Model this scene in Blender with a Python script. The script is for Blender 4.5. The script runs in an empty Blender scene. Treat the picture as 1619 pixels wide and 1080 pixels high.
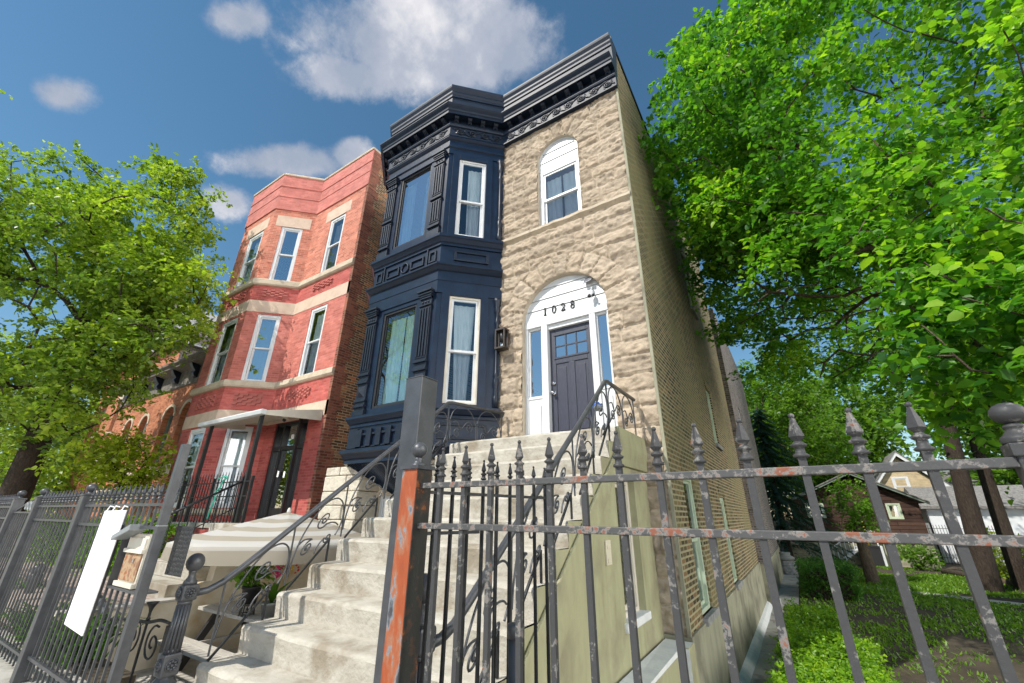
import bpy, bmesh, math, random
import numpy as np
from mathutils import Vector, Matrix
random.seed(7); RNG = np.random.default_rng(11)
SC = bpy.context.scene; COL = SC.collection
R = math.radians
# ---------------------------------------------------------------- camera (world origin is the lens; street along X, house along +Y)
cam = bpy.data.cameras.new('camera'); camo = bpy.data.objects.new('camera', cam); COL.objects.link(camo)
cam.lens = 14.516; cam.sensor_width = 36; cam.clip_start = .05; cam.clip_end = 3000
PITCH, YAW, ROLL = R(22.8212), R(32.783), R(.4364)
_f = Vector((-math.sin(YAW)*math.cos(PITCH), math.cos(YAW)*math.cos(PITCH), math.sin(PITCH)))
_r0 = Vector((math.cos(YAW), math.sin(YAW), 0)); _u0 = _r0.cross(_f)
_r = _r0*math.cos(ROLL)+_u0*math.sin(ROLL); _u = -_r0*math.sin(ROLL)+_u0*math.cos(ROLL)
camo.matrix_world = Matrix(((_r.x, _u.x, -_f.x, 0), (_r.y, _u.y, -_f.y, 0), (_r.z, _u.z, -_f.z, 0), (0, 0, 0, 1)))
SC.camera = camo
# ---------------------------------------------------------------- sky, sun, exposure
SUN_AZ, SUN_EL = R(23), R(47)          # azimuth: left of the street-side normal
sd = Vector((-math.sin(SUN_AZ)*math.cos(SUN_EL), -math.cos(SUN_AZ)*math.cos(SUN_EL), math.sin(SUN_EL)))
sl = bpy.data.lights.new('sun', 'SUN'); sl.energy = 2.15; sl.angle = R(.5); sl.color = (1, .95, .86)
so = bpy.data.objects.new('sun', sl); COL.objects.link(so); so.rotation_euler = sd.to_track_quat('Z', 'Y').to_euler()
SC.view_settings.view_transform = 'Standard'; SC.view_settings.look = 'None'; SC.view_settings.gamma = 1
SC.view_settings.exposure = 1.32
SC.cycles.max_bounces = 8; SC.cycles.transparent_max_bounces = 12
try:
    SC.cycles.use_denoising = True
except Exception: pass
w = bpy.data.worlds.new('World'); SC.world = w; w.use_nodes = True
nt = w.node_tree; nt.nodes.clear()
def N(t, T, **k):
    n = t.nodes.new(T)
    for a, b in k.items(): setattr(n, a, b)
    return n
def math_(t, op, a, b=None, clamp=False):
    n = N(t, 'ShaderNodeMath', operation=op, use_clamp=clamp)
    for i, v in enumerate((a, b)):
        if v is None: continue
        if isinstance(v, (int, float)): n.inputs[i].default_value = v
        else: t.links.new(v, n.inputs[i])
    return n.outputs[0]
def ramp(t, fac, stops, interp='LINEAR'):
    n = N(t, 'ShaderNodeValToRGB'); n.color_ramp.interpolation = interp
    e = n.color_ramp.elements
    while len(e) < len(stops): e.new(.5)
    for i, (p, c) in enumerate(stops):
        e[i].position = p; e[i].color = tuple(c)+(1,) if len(c) == 3 else c
    t.links.new(fac, n.inputs[0]); return n.outputs[0]
def mixc(t, fac, a, b, bt='MIX'):
    n = N(t, 'ShaderNodeMix', data_type='RGBA', blend_type=bt)
    for i, v in ((0, fac), (6, a), (7, b)):
        if isinstance(v, (int, float)): n.inputs[i].default_value = v
        elif isinstance(v, tuple): n.inputs[i].default_value = v+(1,)
        else: t.links.new(v, n.inputs[i])
    return n.outputs[2]
sky = N(nt, 'ShaderNodeTexSky', sky_type='NISHITA'); sky.sun_disc = False
sky.sun_elevation = SUN_EL; sky.sun_rotation = math.atan2(sd.x, sd.y); sky.air_density = 1.15; sky.dust_density = .15; sky.ozone_density = 2.2
tc = N(nt, 'ShaderNodeTexCoord'); D = tc.outputs['Generated']
def vdot(v, c):
    n = N(nt, 'ShaderNodeVectorMath', operation='DOT_PRODUCT'); nt.links.new(v, n.inputs[0]); n.inputs[1].default_value = c; return n.outputs['Value']
# each cloud: a direction, its half width and half height (radians) and a strength
CLOUDS = [((-.403, .357, .843), .30, .105, 1.2), ((-.567, .275, .776), .13, .06, 1.0), ((-.310, .429, .848), .15, .07, 1.0), ((-.38, .36, .85), .22, .07, .8),
          ((-.813, -.007, .582), .047, .036, 1.0), ((-.712, .278, .645), .15, .040, 1.0), ((-.630, .358, .690), .055, .042, 1.1), ((-.801, .234, .551), .05, .04, .9), ((-.63, .11, .77), .06, .03, .7),
          ((.93, .24, .34), .62, .46, 2.8), ((.80, -.55, .04), .7, .13, 2.2), ((-.05, -.98, .10), .9, .13, 2.0)]  # unseen cloud banks added outside the view as fill for the shaded walls
wn = N(nt, 'ShaderNodeTexNoise'); wn.inputs['Scale'].default_value = 5.2; wn.inputs['Detail'].default_value = 9; wn.inputs['Roughness'].default_value = .64
nt.links.new(D, wn.inputs['Vector'])
dens = None
for c, a, b, s in CLOUDS:
    c = Vector(c).normalized(); e1 = Vector((.842, .539, .007)) if c.z > .5 else Vector((c.y, -c.x, 0)); e1 = (e1-c*e1.dot(c)).normalized(); e2 = e1.cross(c)
    x = math_(nt, 'MULTIPLY', math_(nt, 'SUBTRACT', vdot(D, e1), e1.dot(c)), 1/a)
    y = math_(nt, 'MULTIPLY', math_(nt, 'SUBTRACT', vdot(D, e2), e2.dot(c)), 1/b)
    r2 = math_(nt, 'SQRT', math_(nt, 'ADD', math_(nt, 'MULTIPLY', x, x), math_(nt, 'MULTIPLY', y, y)))
    m = math_(nt, 'MULTIPLY', math_(nt, 'SUBTRACT', 1.0, r2), s)
    m = math_(nt, 'ADD', m, math_(nt, 'MULTIPLY', math_(nt, 'SUBTRACT', vdot(D, c), .0), .0))
    # keep only the near hemisphere of the direction
    m = math_(nt, 'SUBTRACT', m, math_(nt, 'MULTIPLY', math_(nt, 'LESS_THAN', vdot(D, c), .3), 5))
    dens = m if dens is None else math_(nt, 'MAXIMUM', dens, m)
dens = math_(nt, 'MAXIMUM', dens, -1.2)
d2 = math_(nt, 'ADD', dens, math_(nt, 'MULTIPLY', math_(nt, 'SUBTRACT', wn.outputs[0], .5), 2.0))
cm = N(nt, 'ShaderNodeMapRange', interpolation_type='SMOOTHSTEP'); cm.inputs[1].default_value = .0; cm.inputs[2].default_value = .52
nt.links.new(d2, cm.inputs[0])
w2 = N(nt, 'ShaderNodeTexNoise'); w2.inputs['Scale'].default_value = 7; w2.inputs['Detail'].default_value = 7
mp = N(nt, 'ShaderNodeMapping'); mp.inputs['Location'].default_value = (.13, .1, -.05); nt.links.new(D, mp.inputs[0]); nt.links.new(mp.outputs[0], w2.inputs['Vector'])
shade = math_(nt, 'ADD', math_(nt, 'MULTIPLY', w2.outputs[0], 1.05), math_(nt, 'MULTIPLY', math_(nt, 'SUBTRACT', wn.outputs[0], .55), .9))
ccol = ramp(nt, shade, [(.36, (1.05, 1.2, 1.5)), (.54, (1.4, 1.5, 1.75)), (.74, (2.5, 2.45, 2.5))])
hsv = N(nt, 'ShaderNodeHueSaturation'); hsv.inputs['Saturation'].default_value = 1.16; hsv.inputs['Value'].default_value = .335; hsv.inputs['Hue'].default_value = .488; nt.links.new(sky.outputs[0], hsv.inputs['Color'])
far = math_(nt, 'MAXIMUM', math_(nt, 'MULTIPLY', math_(nt, 'SUBTRACT', vdot(D, (.88, -.47, 0)), .34), 3.0, True), 0.0)   # brightens the added, unseen cloud banks behind and right of the lens for fill
ccol = mixc(nt, far, ccol, (16.0, 15.4, 14.6))
skc = mixc(nt, math_(nt, 'MULTIPLY', cm.outputs[0], .93), hsv.outputs[0], ccol)
bg = N(nt, 'ShaderNodeBackground'); bg.inputs[1].default_value = .15; nt.links.new(skc, bg.inputs[0])
wo = N(nt, 'ShaderNodeOutputWorld'); nt.links.new(bg.outputs[0], wo.inputs[0])
# ---------------------------------------------------------------- materials
MATS = {}
def newmat(name):
    m = bpy.data.materials.new(name); m.use_nodes = True; t = m.node_tree; t.nodes.clear()
    o = N(t, 'ShaderNodeOutputMaterial'); p = N(t, 'ShaderNodeBsdfPrincipled'); t.links.new(p.outputs[0], o.inputs[0])
    MATS[name] = m; return m, t, p, o
def setp(t, p, **k):
    for a, v in k.items():
        a = {'rough': 'Roughness', 'metal': 'Metallic', 'col': 'Base Color', 'spec': 'Specular IOR Level', 'coat': 'Coat Weight'}[a]
        if isinstance(v, (int, float)): p.inputs[a].default_value = v
        elif isinstance(v, tuple): p.inputs[a].default_value = v+(1,)
        else: t.links.new(v, p.inputs[a])
def noise(t, scale, detail=5, rough=.55, vec=None, stretch=None):
    n = N(t, 'ShaderNodeTexNoise'); n.inputs['Scale'].default_value = scale; n.inputs['Detail'].default_value = detail; n.inputs['Roughness'].default_value = rough
    if vec is None: vec = N(t, 'ShaderNodeNewGeometry').outputs['Position']
    if stretch:
        m = N(t, 'ShaderNodeMapping'); m.inputs['Scale'].default_value = stretch; t.links.new(vec, m.inputs[0]); vec = m.outputs[0]
    t.links.new(vec, n.inputs['Vector']); return n.outputs[0]
def bump(t, p, h, strength, dist=.01, prev=None):
    b = N(t, 'ShaderNodeBump'); b.inputs['Strength'].default_value = strength; b.inputs['Distance'].default_value = dist
    t.links.new(h, b.inputs['Height'])
    if prev is not None: t.links.new(prev, b.inputs['Normal'])
    t.links.new(b.outputs[0], p.inputs['Normal']); return b.outputs[0]
def simple(name, c1, c2=None, scale=6, rough=.6, metal=0, bmp=.15, bscale=60, lo=.35, hi=.65, spec=.5, stretch=None, detail=5, bdist=.01):
    m, t, p, o = newmat(name)
    if c2: setp(t, p, col=ramp(t, noise(t, scale, detail, stretch=stretch), [(lo, c1), (hi, c2)]))
    else: setp(t, p, col=c1)
    setp(t, p, rough=rough, metal=metal, spec=spec)
    if bmp: bump(t, p, noise(t, bscale, 4, stretch=stretch), bmp, bdist)
    return m
def three(name, stops, scale, rough=.8, bmp=.3, bscale=30, scale2=None, tint=None, metal=0, spec=.3, bdist=.01, stretch=None):
    m, t, p, o = newmat(name)
    c = ramp(t, noise(t, scale, 7, .62, stretch=stretch), stops)
    if tint: c = mixc(t, ramp(t, noise(t, scale2, 4), [(.5, (0, 0, 0)), (.66, (1, 1, 1))]), c, tint)
    setp(t, p, col=c, rough=rough, metal=metal, spec=spec)
    bump(t, p, noise(t, bscale, 6), bmp, bdist); return m
def brick(name, stops, mortar, bw=.215, bh=.0675, ms=.011, rough=.85, bmp=.8, tone=None, paint=None):
    m, t, p, o = newmat(name)
    uv = N(t, 'ShaderNodeUVMap').outputs[0]
    jit = N(t, 'ShaderNodeVectorMath', operation='ADD')
    nz = N(t, 'ShaderNodeTexNoise'); nz.inputs['Scale'].default_value = 9; t.links.new(uv, nz.inputs['Vector'])
    sc = N(t, 'ShaderNodeVectorMath', operation='SCALE'); t.links.new(nz.outputs['Color'], sc.inputs[0]); sc.inputs['Scale'].default_value = .008
    t.links.new(uv, jit.inputs[0]); t.links.new(sc.outputs[0], jit.inputs[1])
    b = N(t, 'ShaderNodeTexBrick'); b.offset = .5; b.squash = 1
    b.inputs['Color1'].default_value = (0, 0, 0, 1); b.inputs['Color2'].default_value = (1, 1, 1, 1); b.inputs['Mortar'].default_value = (.5, .5, .5, 1)
    b.inputs['Scale'].default_value = 1; b.inputs['Brick Width'].default_value = bw; b.inputs['Row Height'].default_value = bh
    b.inputs['Mortar Size'].default_value = ms; b.inputs['Mortar Smooth'].default_value = .25; b.inputs['Bias'].default_value = 0
    t.links.new(jit.outputs[0], b.inputs['Vector'])
    c = ramp(t, b.outputs['Color'], stops, 'LINEAR')
    n1 = noise(t, 3.1, 6); c = mixc(t, .55, c, ramp(t, n1, [(.3, (.55, .55, .55)), (.7, (1.25, 1.22, 1.2))]), 'MULTIPLY')
    mo = ramp(t, noise(t, 1.3, 5), [(.35, mortar), (.7, tuple(x*.72 for x in mortar))])
    c = mixc(t, b.outputs['Fac'], c, mo)
    if tone: c = mixc(t, ramp(t, noise(t, .45, 5), [(.45, (0, 0, 0)), (.62, (1, 1, 1))]), c, mixc(t, .6, c, tone))
    setp(t, p, col=c, rough=rough, spec=.25)
    inv = math_(t, 'SUBTRACT', 1.0, b.outputs['Fac'])
    h = math_(t, 'ADD', inv, math_(t, 'MULTIPLY', noise(t, 45, 4), .35))
    bump(t, p, h, bmp, .012); return m
# the greystone: tone per block comes from the mesh attribute 'tone'
m, t, p, o = newmat('rock_stone')
at = N(t, 'ShaderNodeAttribute'); at.attribute_name = 'tone'
c = ramp(t, at.outputs['Fac'], [(0, (.30, .24, .178)), (.4, (.41, .342, .262)), (.7, (.445, .362, .27)), (.95, (.50, .428, .338)), (1, (.47, .40, .31))])
c = mixc(t, .6, c, ramp(t, noise(t, 9, 8, .68), [(.3, (.60, .58, .56)), (.68, (1.2, 1.18, 1.15))]), 'MULTIPLY')
c = mixc(t, ramp(t, noise(t, 1.1, 5, stretch=(1, 1, .5)), [(.55, (0, 0, 0)), (.75, (.35, .35, .35))]), c, (.20, .165, .125))
setp(t, p, col=c, rough=.9, spec=.2); bump(t, p, noise(t, 38, 8, .7), .7, .012)
three('cut_stone', [(.3, (.42, .35, .26)), (.6, (.55, .47, .36)), (.75, (.36, .30, .23))], 5, .88, .4, 35)
three('base_stone', [(.3, (.45, .40, .32)), (.55, (.60, .55, .45)), (.8, (.40, .34, .26))], 4, .9, .8, 16, bdist=.03)
three('concrete', [(.25, (.29, .26, .21)), (.45, (.43, .40, .34)), (.6, (.48, .45, .39)), (.8, (.53, .50, .44))], 4.2, .93, .8, 26, 2.6, (.29, .25, .19), bdist=.016, stretch=(1, 1, 2.2))
three('walk_concrete', [(.25, (.33, .32, .30)), (.5, (.46, .44, .40)), (.75, (.52, .50, .46))], 1.6, .93, .4, 40, 3.2, (.26, .24, .21))
three('olive_stucco', [(.22, (.25, .23, .135)), (.42, (.345, .335, .20)), (.6, (.38, .37, .225)), (.8, (.44, .425, .28))], 2.2, .82, .5, 18, 1.7, (.27, .25, .16), stretch=(3, 3, .6))
three('grey_stucco', [(.25, (.22, .215, .155)), (.5, (.31, .30, .215)), (.75, (.36, .345, .25))], 1.3, .85, .35, 14, 2.0, (.19, .18, .13), stretch=(3, 3, .6))
three('white_wash', [(.3, (.60, .61, .60)), (.6, (.74, .75, .73)), (.8, (.5, .5, .47))], 5, .8, .4, 25)
three('tan_stucco', [(.3, (.50, .42, .29)), (.5, (.66, .60, .49)), (.72, (.58, .50, .36))], 1.4, .9, .4, 22, 1.2, (.45, .33, .17))
three('lawn_soil', [(.3, (.028, .022, .016)), (.5, (.055, .044, .030)), (.7, (.085, .070, .048))], 2.2, .95, .7, 30)
three('asphalt', [(.3, (.20, .195, .185)), (.7, (.30, .29, .275))], 8, .9, .4, 80)
three('pavers', [(.3, (.32, .25, .21)), (.7, (.48, .40, .35))], 7, .9, .4, 40)
three('bark', [(.3, (.045, .032, .022)), (.5, (.10, .075, .052)), (.75, (.17, .135, .10))], 9, .95, 1.0, 22, stretch=(3, 3, .7), bdist=.03)
three('bark_dark', [(.3, (.02, .014, .011)), (.6, (.05, .037, .028)), (.8, (.085, .065, .05))], 9, .95, 1.0, 22, stretch=(3, 3, .7), bdist=.03)
simple('black_paint', (.003, .010, .027), (.006, .017, .040), 5, .34, 0, .14, 22, spec=.45)
simple('cornice_paint', (.004, .011, .027), (.009, .019, .038), 5, .5, 0, .16, 22, spec=.36)
simple('black_trim', (.005, .010, .021), (.011, .018, .032), 9, .40, 0, .15, 40, spec=.4)
simple('black_iron', (.011, .012, .014), (.030, .031, .034), 14, .42, .35, .3, 70)
simple('grey_iron', (.055, .058, .064), (.080, .084, .092), 9, .38, .25, .12, 70)
simple('white_paint', (.60, .62, .63), (.67, .68, .68), 4, .42, 0, .06, 40)
simple('white_sign', (.86, .86, .86), (.92, .92, .92), 5, .5, 0, .03, 20)
simple('cream_paint', (.60, .555, .46), (.70, .65, .55), 4, .55, 0, .08, 40)
simple('green_trim', (.13, .17, .14), (.19, .235, .195), 5, .6)
simple('sage_trim', (.42, .50, .36), (.50, .57, .43), 5, .55)
simple('door_paint', (.032, .034, .052), (.048, .050, .070), 9, .42, 0, .15, 30, stretch=(6, 6, 1))
simple('chrome', (.62, .62, .62), None, rough=.18, metal=1, bmp=0)
simple('bronze', (.055, .045, .04), (.09, .075, .065), 8, .38, .6, .1)
simple('dark_sheet', (.010, .012, .012), (.02, .022, .02), 5, .5)
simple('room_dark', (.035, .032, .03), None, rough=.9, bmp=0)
simple('plastic_black', (.016, .016, .018), None, rough=.4, bmp=0)
simple('plastic_grey', (.22, .24, .25), (.27, .29, .30), 6, .45)
simple('plastic_ivory', (.62, .56, .42), (.68, .62, .48), 5, .5)
simple('blue_plastic', (.02, .10, .42), None, rough=.4, bmp=0)
simple('solar_cell', (.03, .03, .055), (.10, .09, .13), 40, .25)
simple('canvas_cream', (.62, .575, .50), (.67, .625, .55), 3, .85, 0, .2, 90)
simple('wood_bench', (.40, .37, .33), (.50, .47, .42), 5, .8, stretch=(1, 8, 8))
simple('fabric_teal', (.58, .76, .70), (.70, .86, .80), 3, .9)
simple('fabric_white', (.74, .77, .79), (.84, .86, .87), 3, .9)
simple('fabric_grey', (.26, .28, .30), (.33, .35, .37), 3, .9)
simple('shingle_brown', (.055, .032, .024), (.10, .060, .045), 7, .9, 0, .5, 30)
simple('shingle_roof', (.13, .125, .12), (.24, .23, .22), 9, .95, 0, .7, 30)
simple('siding_white', (.60, .63, .66), (.68, .70, .72), 3, .6)
simple('siding_beige', (.52, .42, .26), (.58, .48, .31), 3, .7)
simple('weathered_wood', (.11, .10, .085), (.20, .18, .155), 5, .9, stretch=(1, 8, 1))
simple('slate_grey', (.20, .20, .20), (.34, .33, .32), 8, .9, 0, .5, 30)
simple('stem_green', (.09, .16, .035), None, rough=.7, bmp=0)
simple('red_petal', (.50, .012, .015), (.62, .03, .03), 5, .5)
simple('pink_petal', (.62, .02, .16), (.70, .06, .22), 5, .5)
simple('yellow_petal', (.75, .48, .03), None, rough=.5, bmp=0)
simple('clay_pot', (.20, .21, .20), (.28, .29, .27), 5, .7)
simple('cord_green', (.05, .40, .28), None, rough=.7, bmp=0)
# rusted iron and the orange primer post
def rusty(name, base, chip, rust, lo, hi, scale=16, rough=.55):
    m, t, p, o = newmat(name)
    k = math_(t, 'ADD', math_(t, 'MULTIPLY', noise(t, scale, 7, .68), .62), math_(t, 'MULTIPLY', noise(t, scale*.22, 3), .38))
    c = ramp(t, k, [(0, base), (lo, base), (lo+.03, chip), (hi, chip), (hi+.03, rust), (1, rust)])
    setp(t, p, col=c, rough=rough, metal=0, spec=.4)
    bump(t, p, math_(t, 'ADD', k, math_(t, 'MULTIPLY', noise(t, 70, 4), .4)), .5, .006); return m
rusty('rust_rail', (.066, .066, .067), (.19, .178, .165), (.21, .075, .042), .505, .55, 34)
rusty('rust_picket', (.046, .046, .048), (.17, .165, .155), (.21, .08, .045), .55, .60, 26)
m, t, p, o = newmat('orange_primer')
k = noise(t, 7, 7, .62, stretch=(1, 1, .45)); c = ramp(t, k, [(0, (.05, .025, .018)), (.34, (.16, .04, .018)), (.42, (.27, .058, .017)), (.5, (.32, .070, .020)), (.56, (.30, .13, .07)), (.575, (.20, .22, .25)), (.63, (.05, .05, .055)), (1, (.03, .03, .03))])
setp(t, p, col=c, rough=.6); bump(t, p, k, .6, .008)
m, t, p, o = newmat('rust_box')
k = noise(t, 9, 7, .6); c = ramp(t, k, [(0, (.18, .05, .02)), (.42, (.30, .11, .04)), (.50, (.42, .30, .18)), (.58, (.26, .13, .07)), (1, (.14, .05, .03))])
setp(t, p, col=c, rough=.7); bump(t, p, k, .3, .005)
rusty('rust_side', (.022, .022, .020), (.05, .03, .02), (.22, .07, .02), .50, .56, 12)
# bricks
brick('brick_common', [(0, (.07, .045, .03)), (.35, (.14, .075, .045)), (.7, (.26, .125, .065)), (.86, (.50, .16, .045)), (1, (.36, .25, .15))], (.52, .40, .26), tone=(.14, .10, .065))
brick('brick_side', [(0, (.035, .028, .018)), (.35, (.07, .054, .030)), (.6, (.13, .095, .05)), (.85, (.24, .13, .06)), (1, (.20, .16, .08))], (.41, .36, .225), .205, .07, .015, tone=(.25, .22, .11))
brick('brick_red', [(0, (.38, .07, .06)), (.5, (.47, .105, .09)), (1, (.53, .14, .12))], (.48, .15, .125), .2, .0667, .007, .7, .5)
brick('brick_rose', [(0, (.42, .12, .095)), (.5, (.52, .165, .13)), (1, (.58, .205, .165))], (.54, .20, .16), .2, .0667, .007, .7, .5)
three('pink_stone', [(.3, (.50, .37, .28)), (.6, (.60, .47, .37)), (.78, (.42, .31, .24))], 3.5, .85, .3, 30)
brick('brick_salmon', [(0, (.40, .12, .075)), (.5, (.54, .18, .115)), (1, (.62, .24, .16))], (.56, .30, .22), .2, .0667, .007, .75, .5)
brick('brick_coral', [(0, (.47, .14, .115)), (.5, (.52, .175, .145)), (1, (.57, .205, .17))], (.50, .20, .165), .2, .0667, .005, .75, .3)
brick('brick_dull', [(0, (.15, .05, .035)), (.5, (.25, .085, .055)), (1, (.36, .13, .08))], (.28, .18, .13), .2, .0667, .009, .85, .5)
brick('brick_orange', [(0, (.34, .10, .045)), (.5, (.48, .16, .075)), (1, (.56, .21, .10))], (.40, .24, .15), .2, .0667, .008, .85, .5)
brick('brick_grey', [(0, (.10, .085, .08)), (.5, (.19, .16, .15)), (1, (.28, .24, .22))], (.34, .31, .28), .21, .07, .012)
brick('paver_brick', [(0, (.30, .22, .19)), (.5, (.40, .31, .27)), (1, (.48, .40, .36))], (.22, .19, .16), .2, .1, .008)
brick('clap_brown', [(0, (.050, .028, .021)), (.5, (.065, .036, .027)), (1, (.085, .048, .036))], (.02, .012, .01), 3.3, .19, .012, .85, .9)
brick('clap_beige', [(0, (.50, .40, .25)), (1, (.55, .44, .28))], (.36, .29, .18), 6, .12, .008, .7, .6)
# leaves
def leafmat(name, c1, c2, c3, trans=.5, rough=.42):
    m, t, p, o = newmat(name)
    at = N(t, 'ShaderNodeAttribute'); at.attribute_name = 'tone'
    c = ramp(t, at.outputs['Fac'], [(0, c1), (.5, c2), (1, c3)])
    setp(t, p, col=c, rough=rough, spec=.45)
    tr = N(t, 'ShaderNodeBsdfTranslucent'); t.links.new(mixc(t, 1.0, c, (1.35, 1.5, .55), 'MULTIPLY'), tr.inputs[0])
    mx = N(t, 'ShaderNodeMixShader'); mx.inputs[0].default_value = trans
    t.links.new(p.outputs[0], mx.inputs[1]); t.links.new(tr.outputs[0], mx.inputs[2]); t.links.new(mx.outputs[0], o.inputs[0]); return m
leafmat('leaf_mulberry', (.04, .14, .03), (.14, .34, .03), (.36, .55, .04))
leafmat('leaf_elm', (.085, .165, .03), (.23, .34, .04), (.43, .52, .055))
leafmat('leaf_maple', (.17, .24, .015), (.27, .34, .018), (.36, .42, .03))
leafmat('leaf_back', (.07, .16, .022), (.13, .25, .03), (.21, .35, .035))
leafmat('leaf_hedge', (.08, .20, .012), (.17, .33, .018), (.30, .46, .02), .4)
leafmat('leaf_hedge_dark', (.03, .10, .014), (.06, .17, .02), (.10, .23, .025), .35)
leafmat('leaf_spruce', (.010, .040, .030), (.018, .062, .045), (.03, .09, .062), .2, .6)
leafmat('leaf_plant', (.07, .17, .015), (.13, .27, .02), (.20, .36, .03))
leafmat('leaf_grass', (.06, .14, .012), (.12, .25, .018), (.22, .35, .025), .4)
# glass
def glassmat(name, tint, base=.22, rough=.01, wob=.02):
    m, t, p, o = newmat(name); t.nodes.remove(p)
    fr = N(t, 'ShaderNodeFresnel'); fr.inputs['IOR'].default_value = 1.55
    f = math_(t, 'ADD', math_(t, 'MULTIPLY', fr.outputs[0], 1.1), base, True)
    g = N(t, 'ShaderNodeBsdfGlossy'); g.inputs['Roughness'].default_value = rough; g.inputs['Color'].default_value = (.92, .96, 1, 1)
    bm_ = N(t, 'ShaderNodeBump'); bm_.inputs['Strength'].default_value = wob; bm_.inputs['Distance'].default_value = .05; t.links.new(noise(t, 1.6, 2), bm_.inputs['Height']); t.links.new(bm_.outputs[0], g.inputs['Normal'])
    tr = N(t, 'ShaderNodeBsdfTransparent'); tr.inputs[0].default_value = tint+(1,)
    mx = N(t, 'ShaderNodeMixShader'); t.links.new(f, mx.inputs[0]); t.links.new(tr.outputs[0], mx.inputs[1]); t.links.new(g.outputs[0], mx.inputs[2]); t.links.new(mx.outputs[0], o.inputs[0]); return m
glassmat('glass', (.86, .95, .96), .13); glassmat('glass_mirror', (.55, .7, .75), .46); glassmat('glass_screen', (.62, .68, .72), .08)
# umbrella canopy: concentric stripes by distance from the pole
m, t, p, o = newmat('umbrella_cloth')
at = N(t, 'ShaderNodeAttribute'); at.attribute_name = 'tone'
c = ramp(t, math_(t, 'FRACT', math_(t, 'MULTIPLY', at.outputs['Fac'], 4.0)), [(0, (.40, .355, .285)), (.46, (.40, .355, .285)), (.48, (.56, .545, .51)), (.98, (.56, .545, .51))])
setp(t, p, col=c, rough=.9)
tr = N(t, 'ShaderNodeBsdfTranslucent'); t.links.new(c, tr.inputs[0]); mx = N(t, 'ShaderNodeMixShader'); mx.inputs[0].default_value = .25
t.links.new(p.outputs[0], mx.inputs[1]); t.links.new(tr.outputs[0], mx.inputs[2]); t.links.new(mx.outputs[0], o.inputs[0])
bump(t, p, noise(t, 140, 2), .2, .003)
# diamond plate
m, t, p, o = newmat('diamond_plate')
g = N(t, 'ShaderNodeNewGeometry').outputs['Position']; mpn = N(t, 'ShaderNodeMapping'); mpn.inputs['Rotation'].default_value = (0, R(45), 0); mpn.inputs['Scale'].default_value = (55, 0, 22); t.links.new(g, mpn.inputs[0])
vo = N(t, 'ShaderNodeTexVoronoi', voronoi_dimensions='3D'); vo.inputs['Scale'].default_value = 1; vo.inputs['Randomness'].default_value = .25; t.links.new(mpn.outputs[0], vo.inputs['Vector'])
h = ramp(t, vo.outputs[0], [(.18, (1, 1, 1)), (.42, (0, 0, 0))]); setp(t, p, col=(.035, .037, .04), rough=.45, metal=.2); bump(t, p, h, .8, .012)
# ---------------------------------------------------------------- mesh helpers
def wl(o):
    v = Vector((0, 0, 0))
    while o is not None: v = v+Vector(o.location); o = o.parent
    return v
def tag(o, label, cat, group=None):
    o['label'] = label; o['category'] = cat
    if group: o['group'] = group
    return o
def struct(o, kind='structure'):
    o['kind'] = kind; return o
def thing(name, label, cat, loc=(0, 0, 0), group=None):
    o = bpy.data.objects.new(name, None); o.empty_display_size = .2; COL.objects.link(o); o.location = loc
    return tag(o, label, cat, group)
def rep(o, d, parent=None):                       # a copy of an object and its children, shifted by d
    c = o.copy(); COL.objects.link(c)
    if parent is not None: c.parent = parent
    c.location = Vector(o.location)+Vector(d)
    for ch in o.children: rep(ch, (0, 0, 0), c)
    return c
class Fr:                                          # a wall plane: u along it, d out of it, z up
    def __init__(s, p0, p1):
        s.p = Vector((p0[0], p0[1], 0)); v = Vector((p1[0]-p0[0], p1[1]-p0[1], 0)); s.L = v.length; s.t = v.normalized(); s.n = Vector((s.t.y, -s.t.x, 0))
    def __call__(s, u, d, z): return s.p+s.t*u+s.n*d+Vector((0, 0, z))
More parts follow.
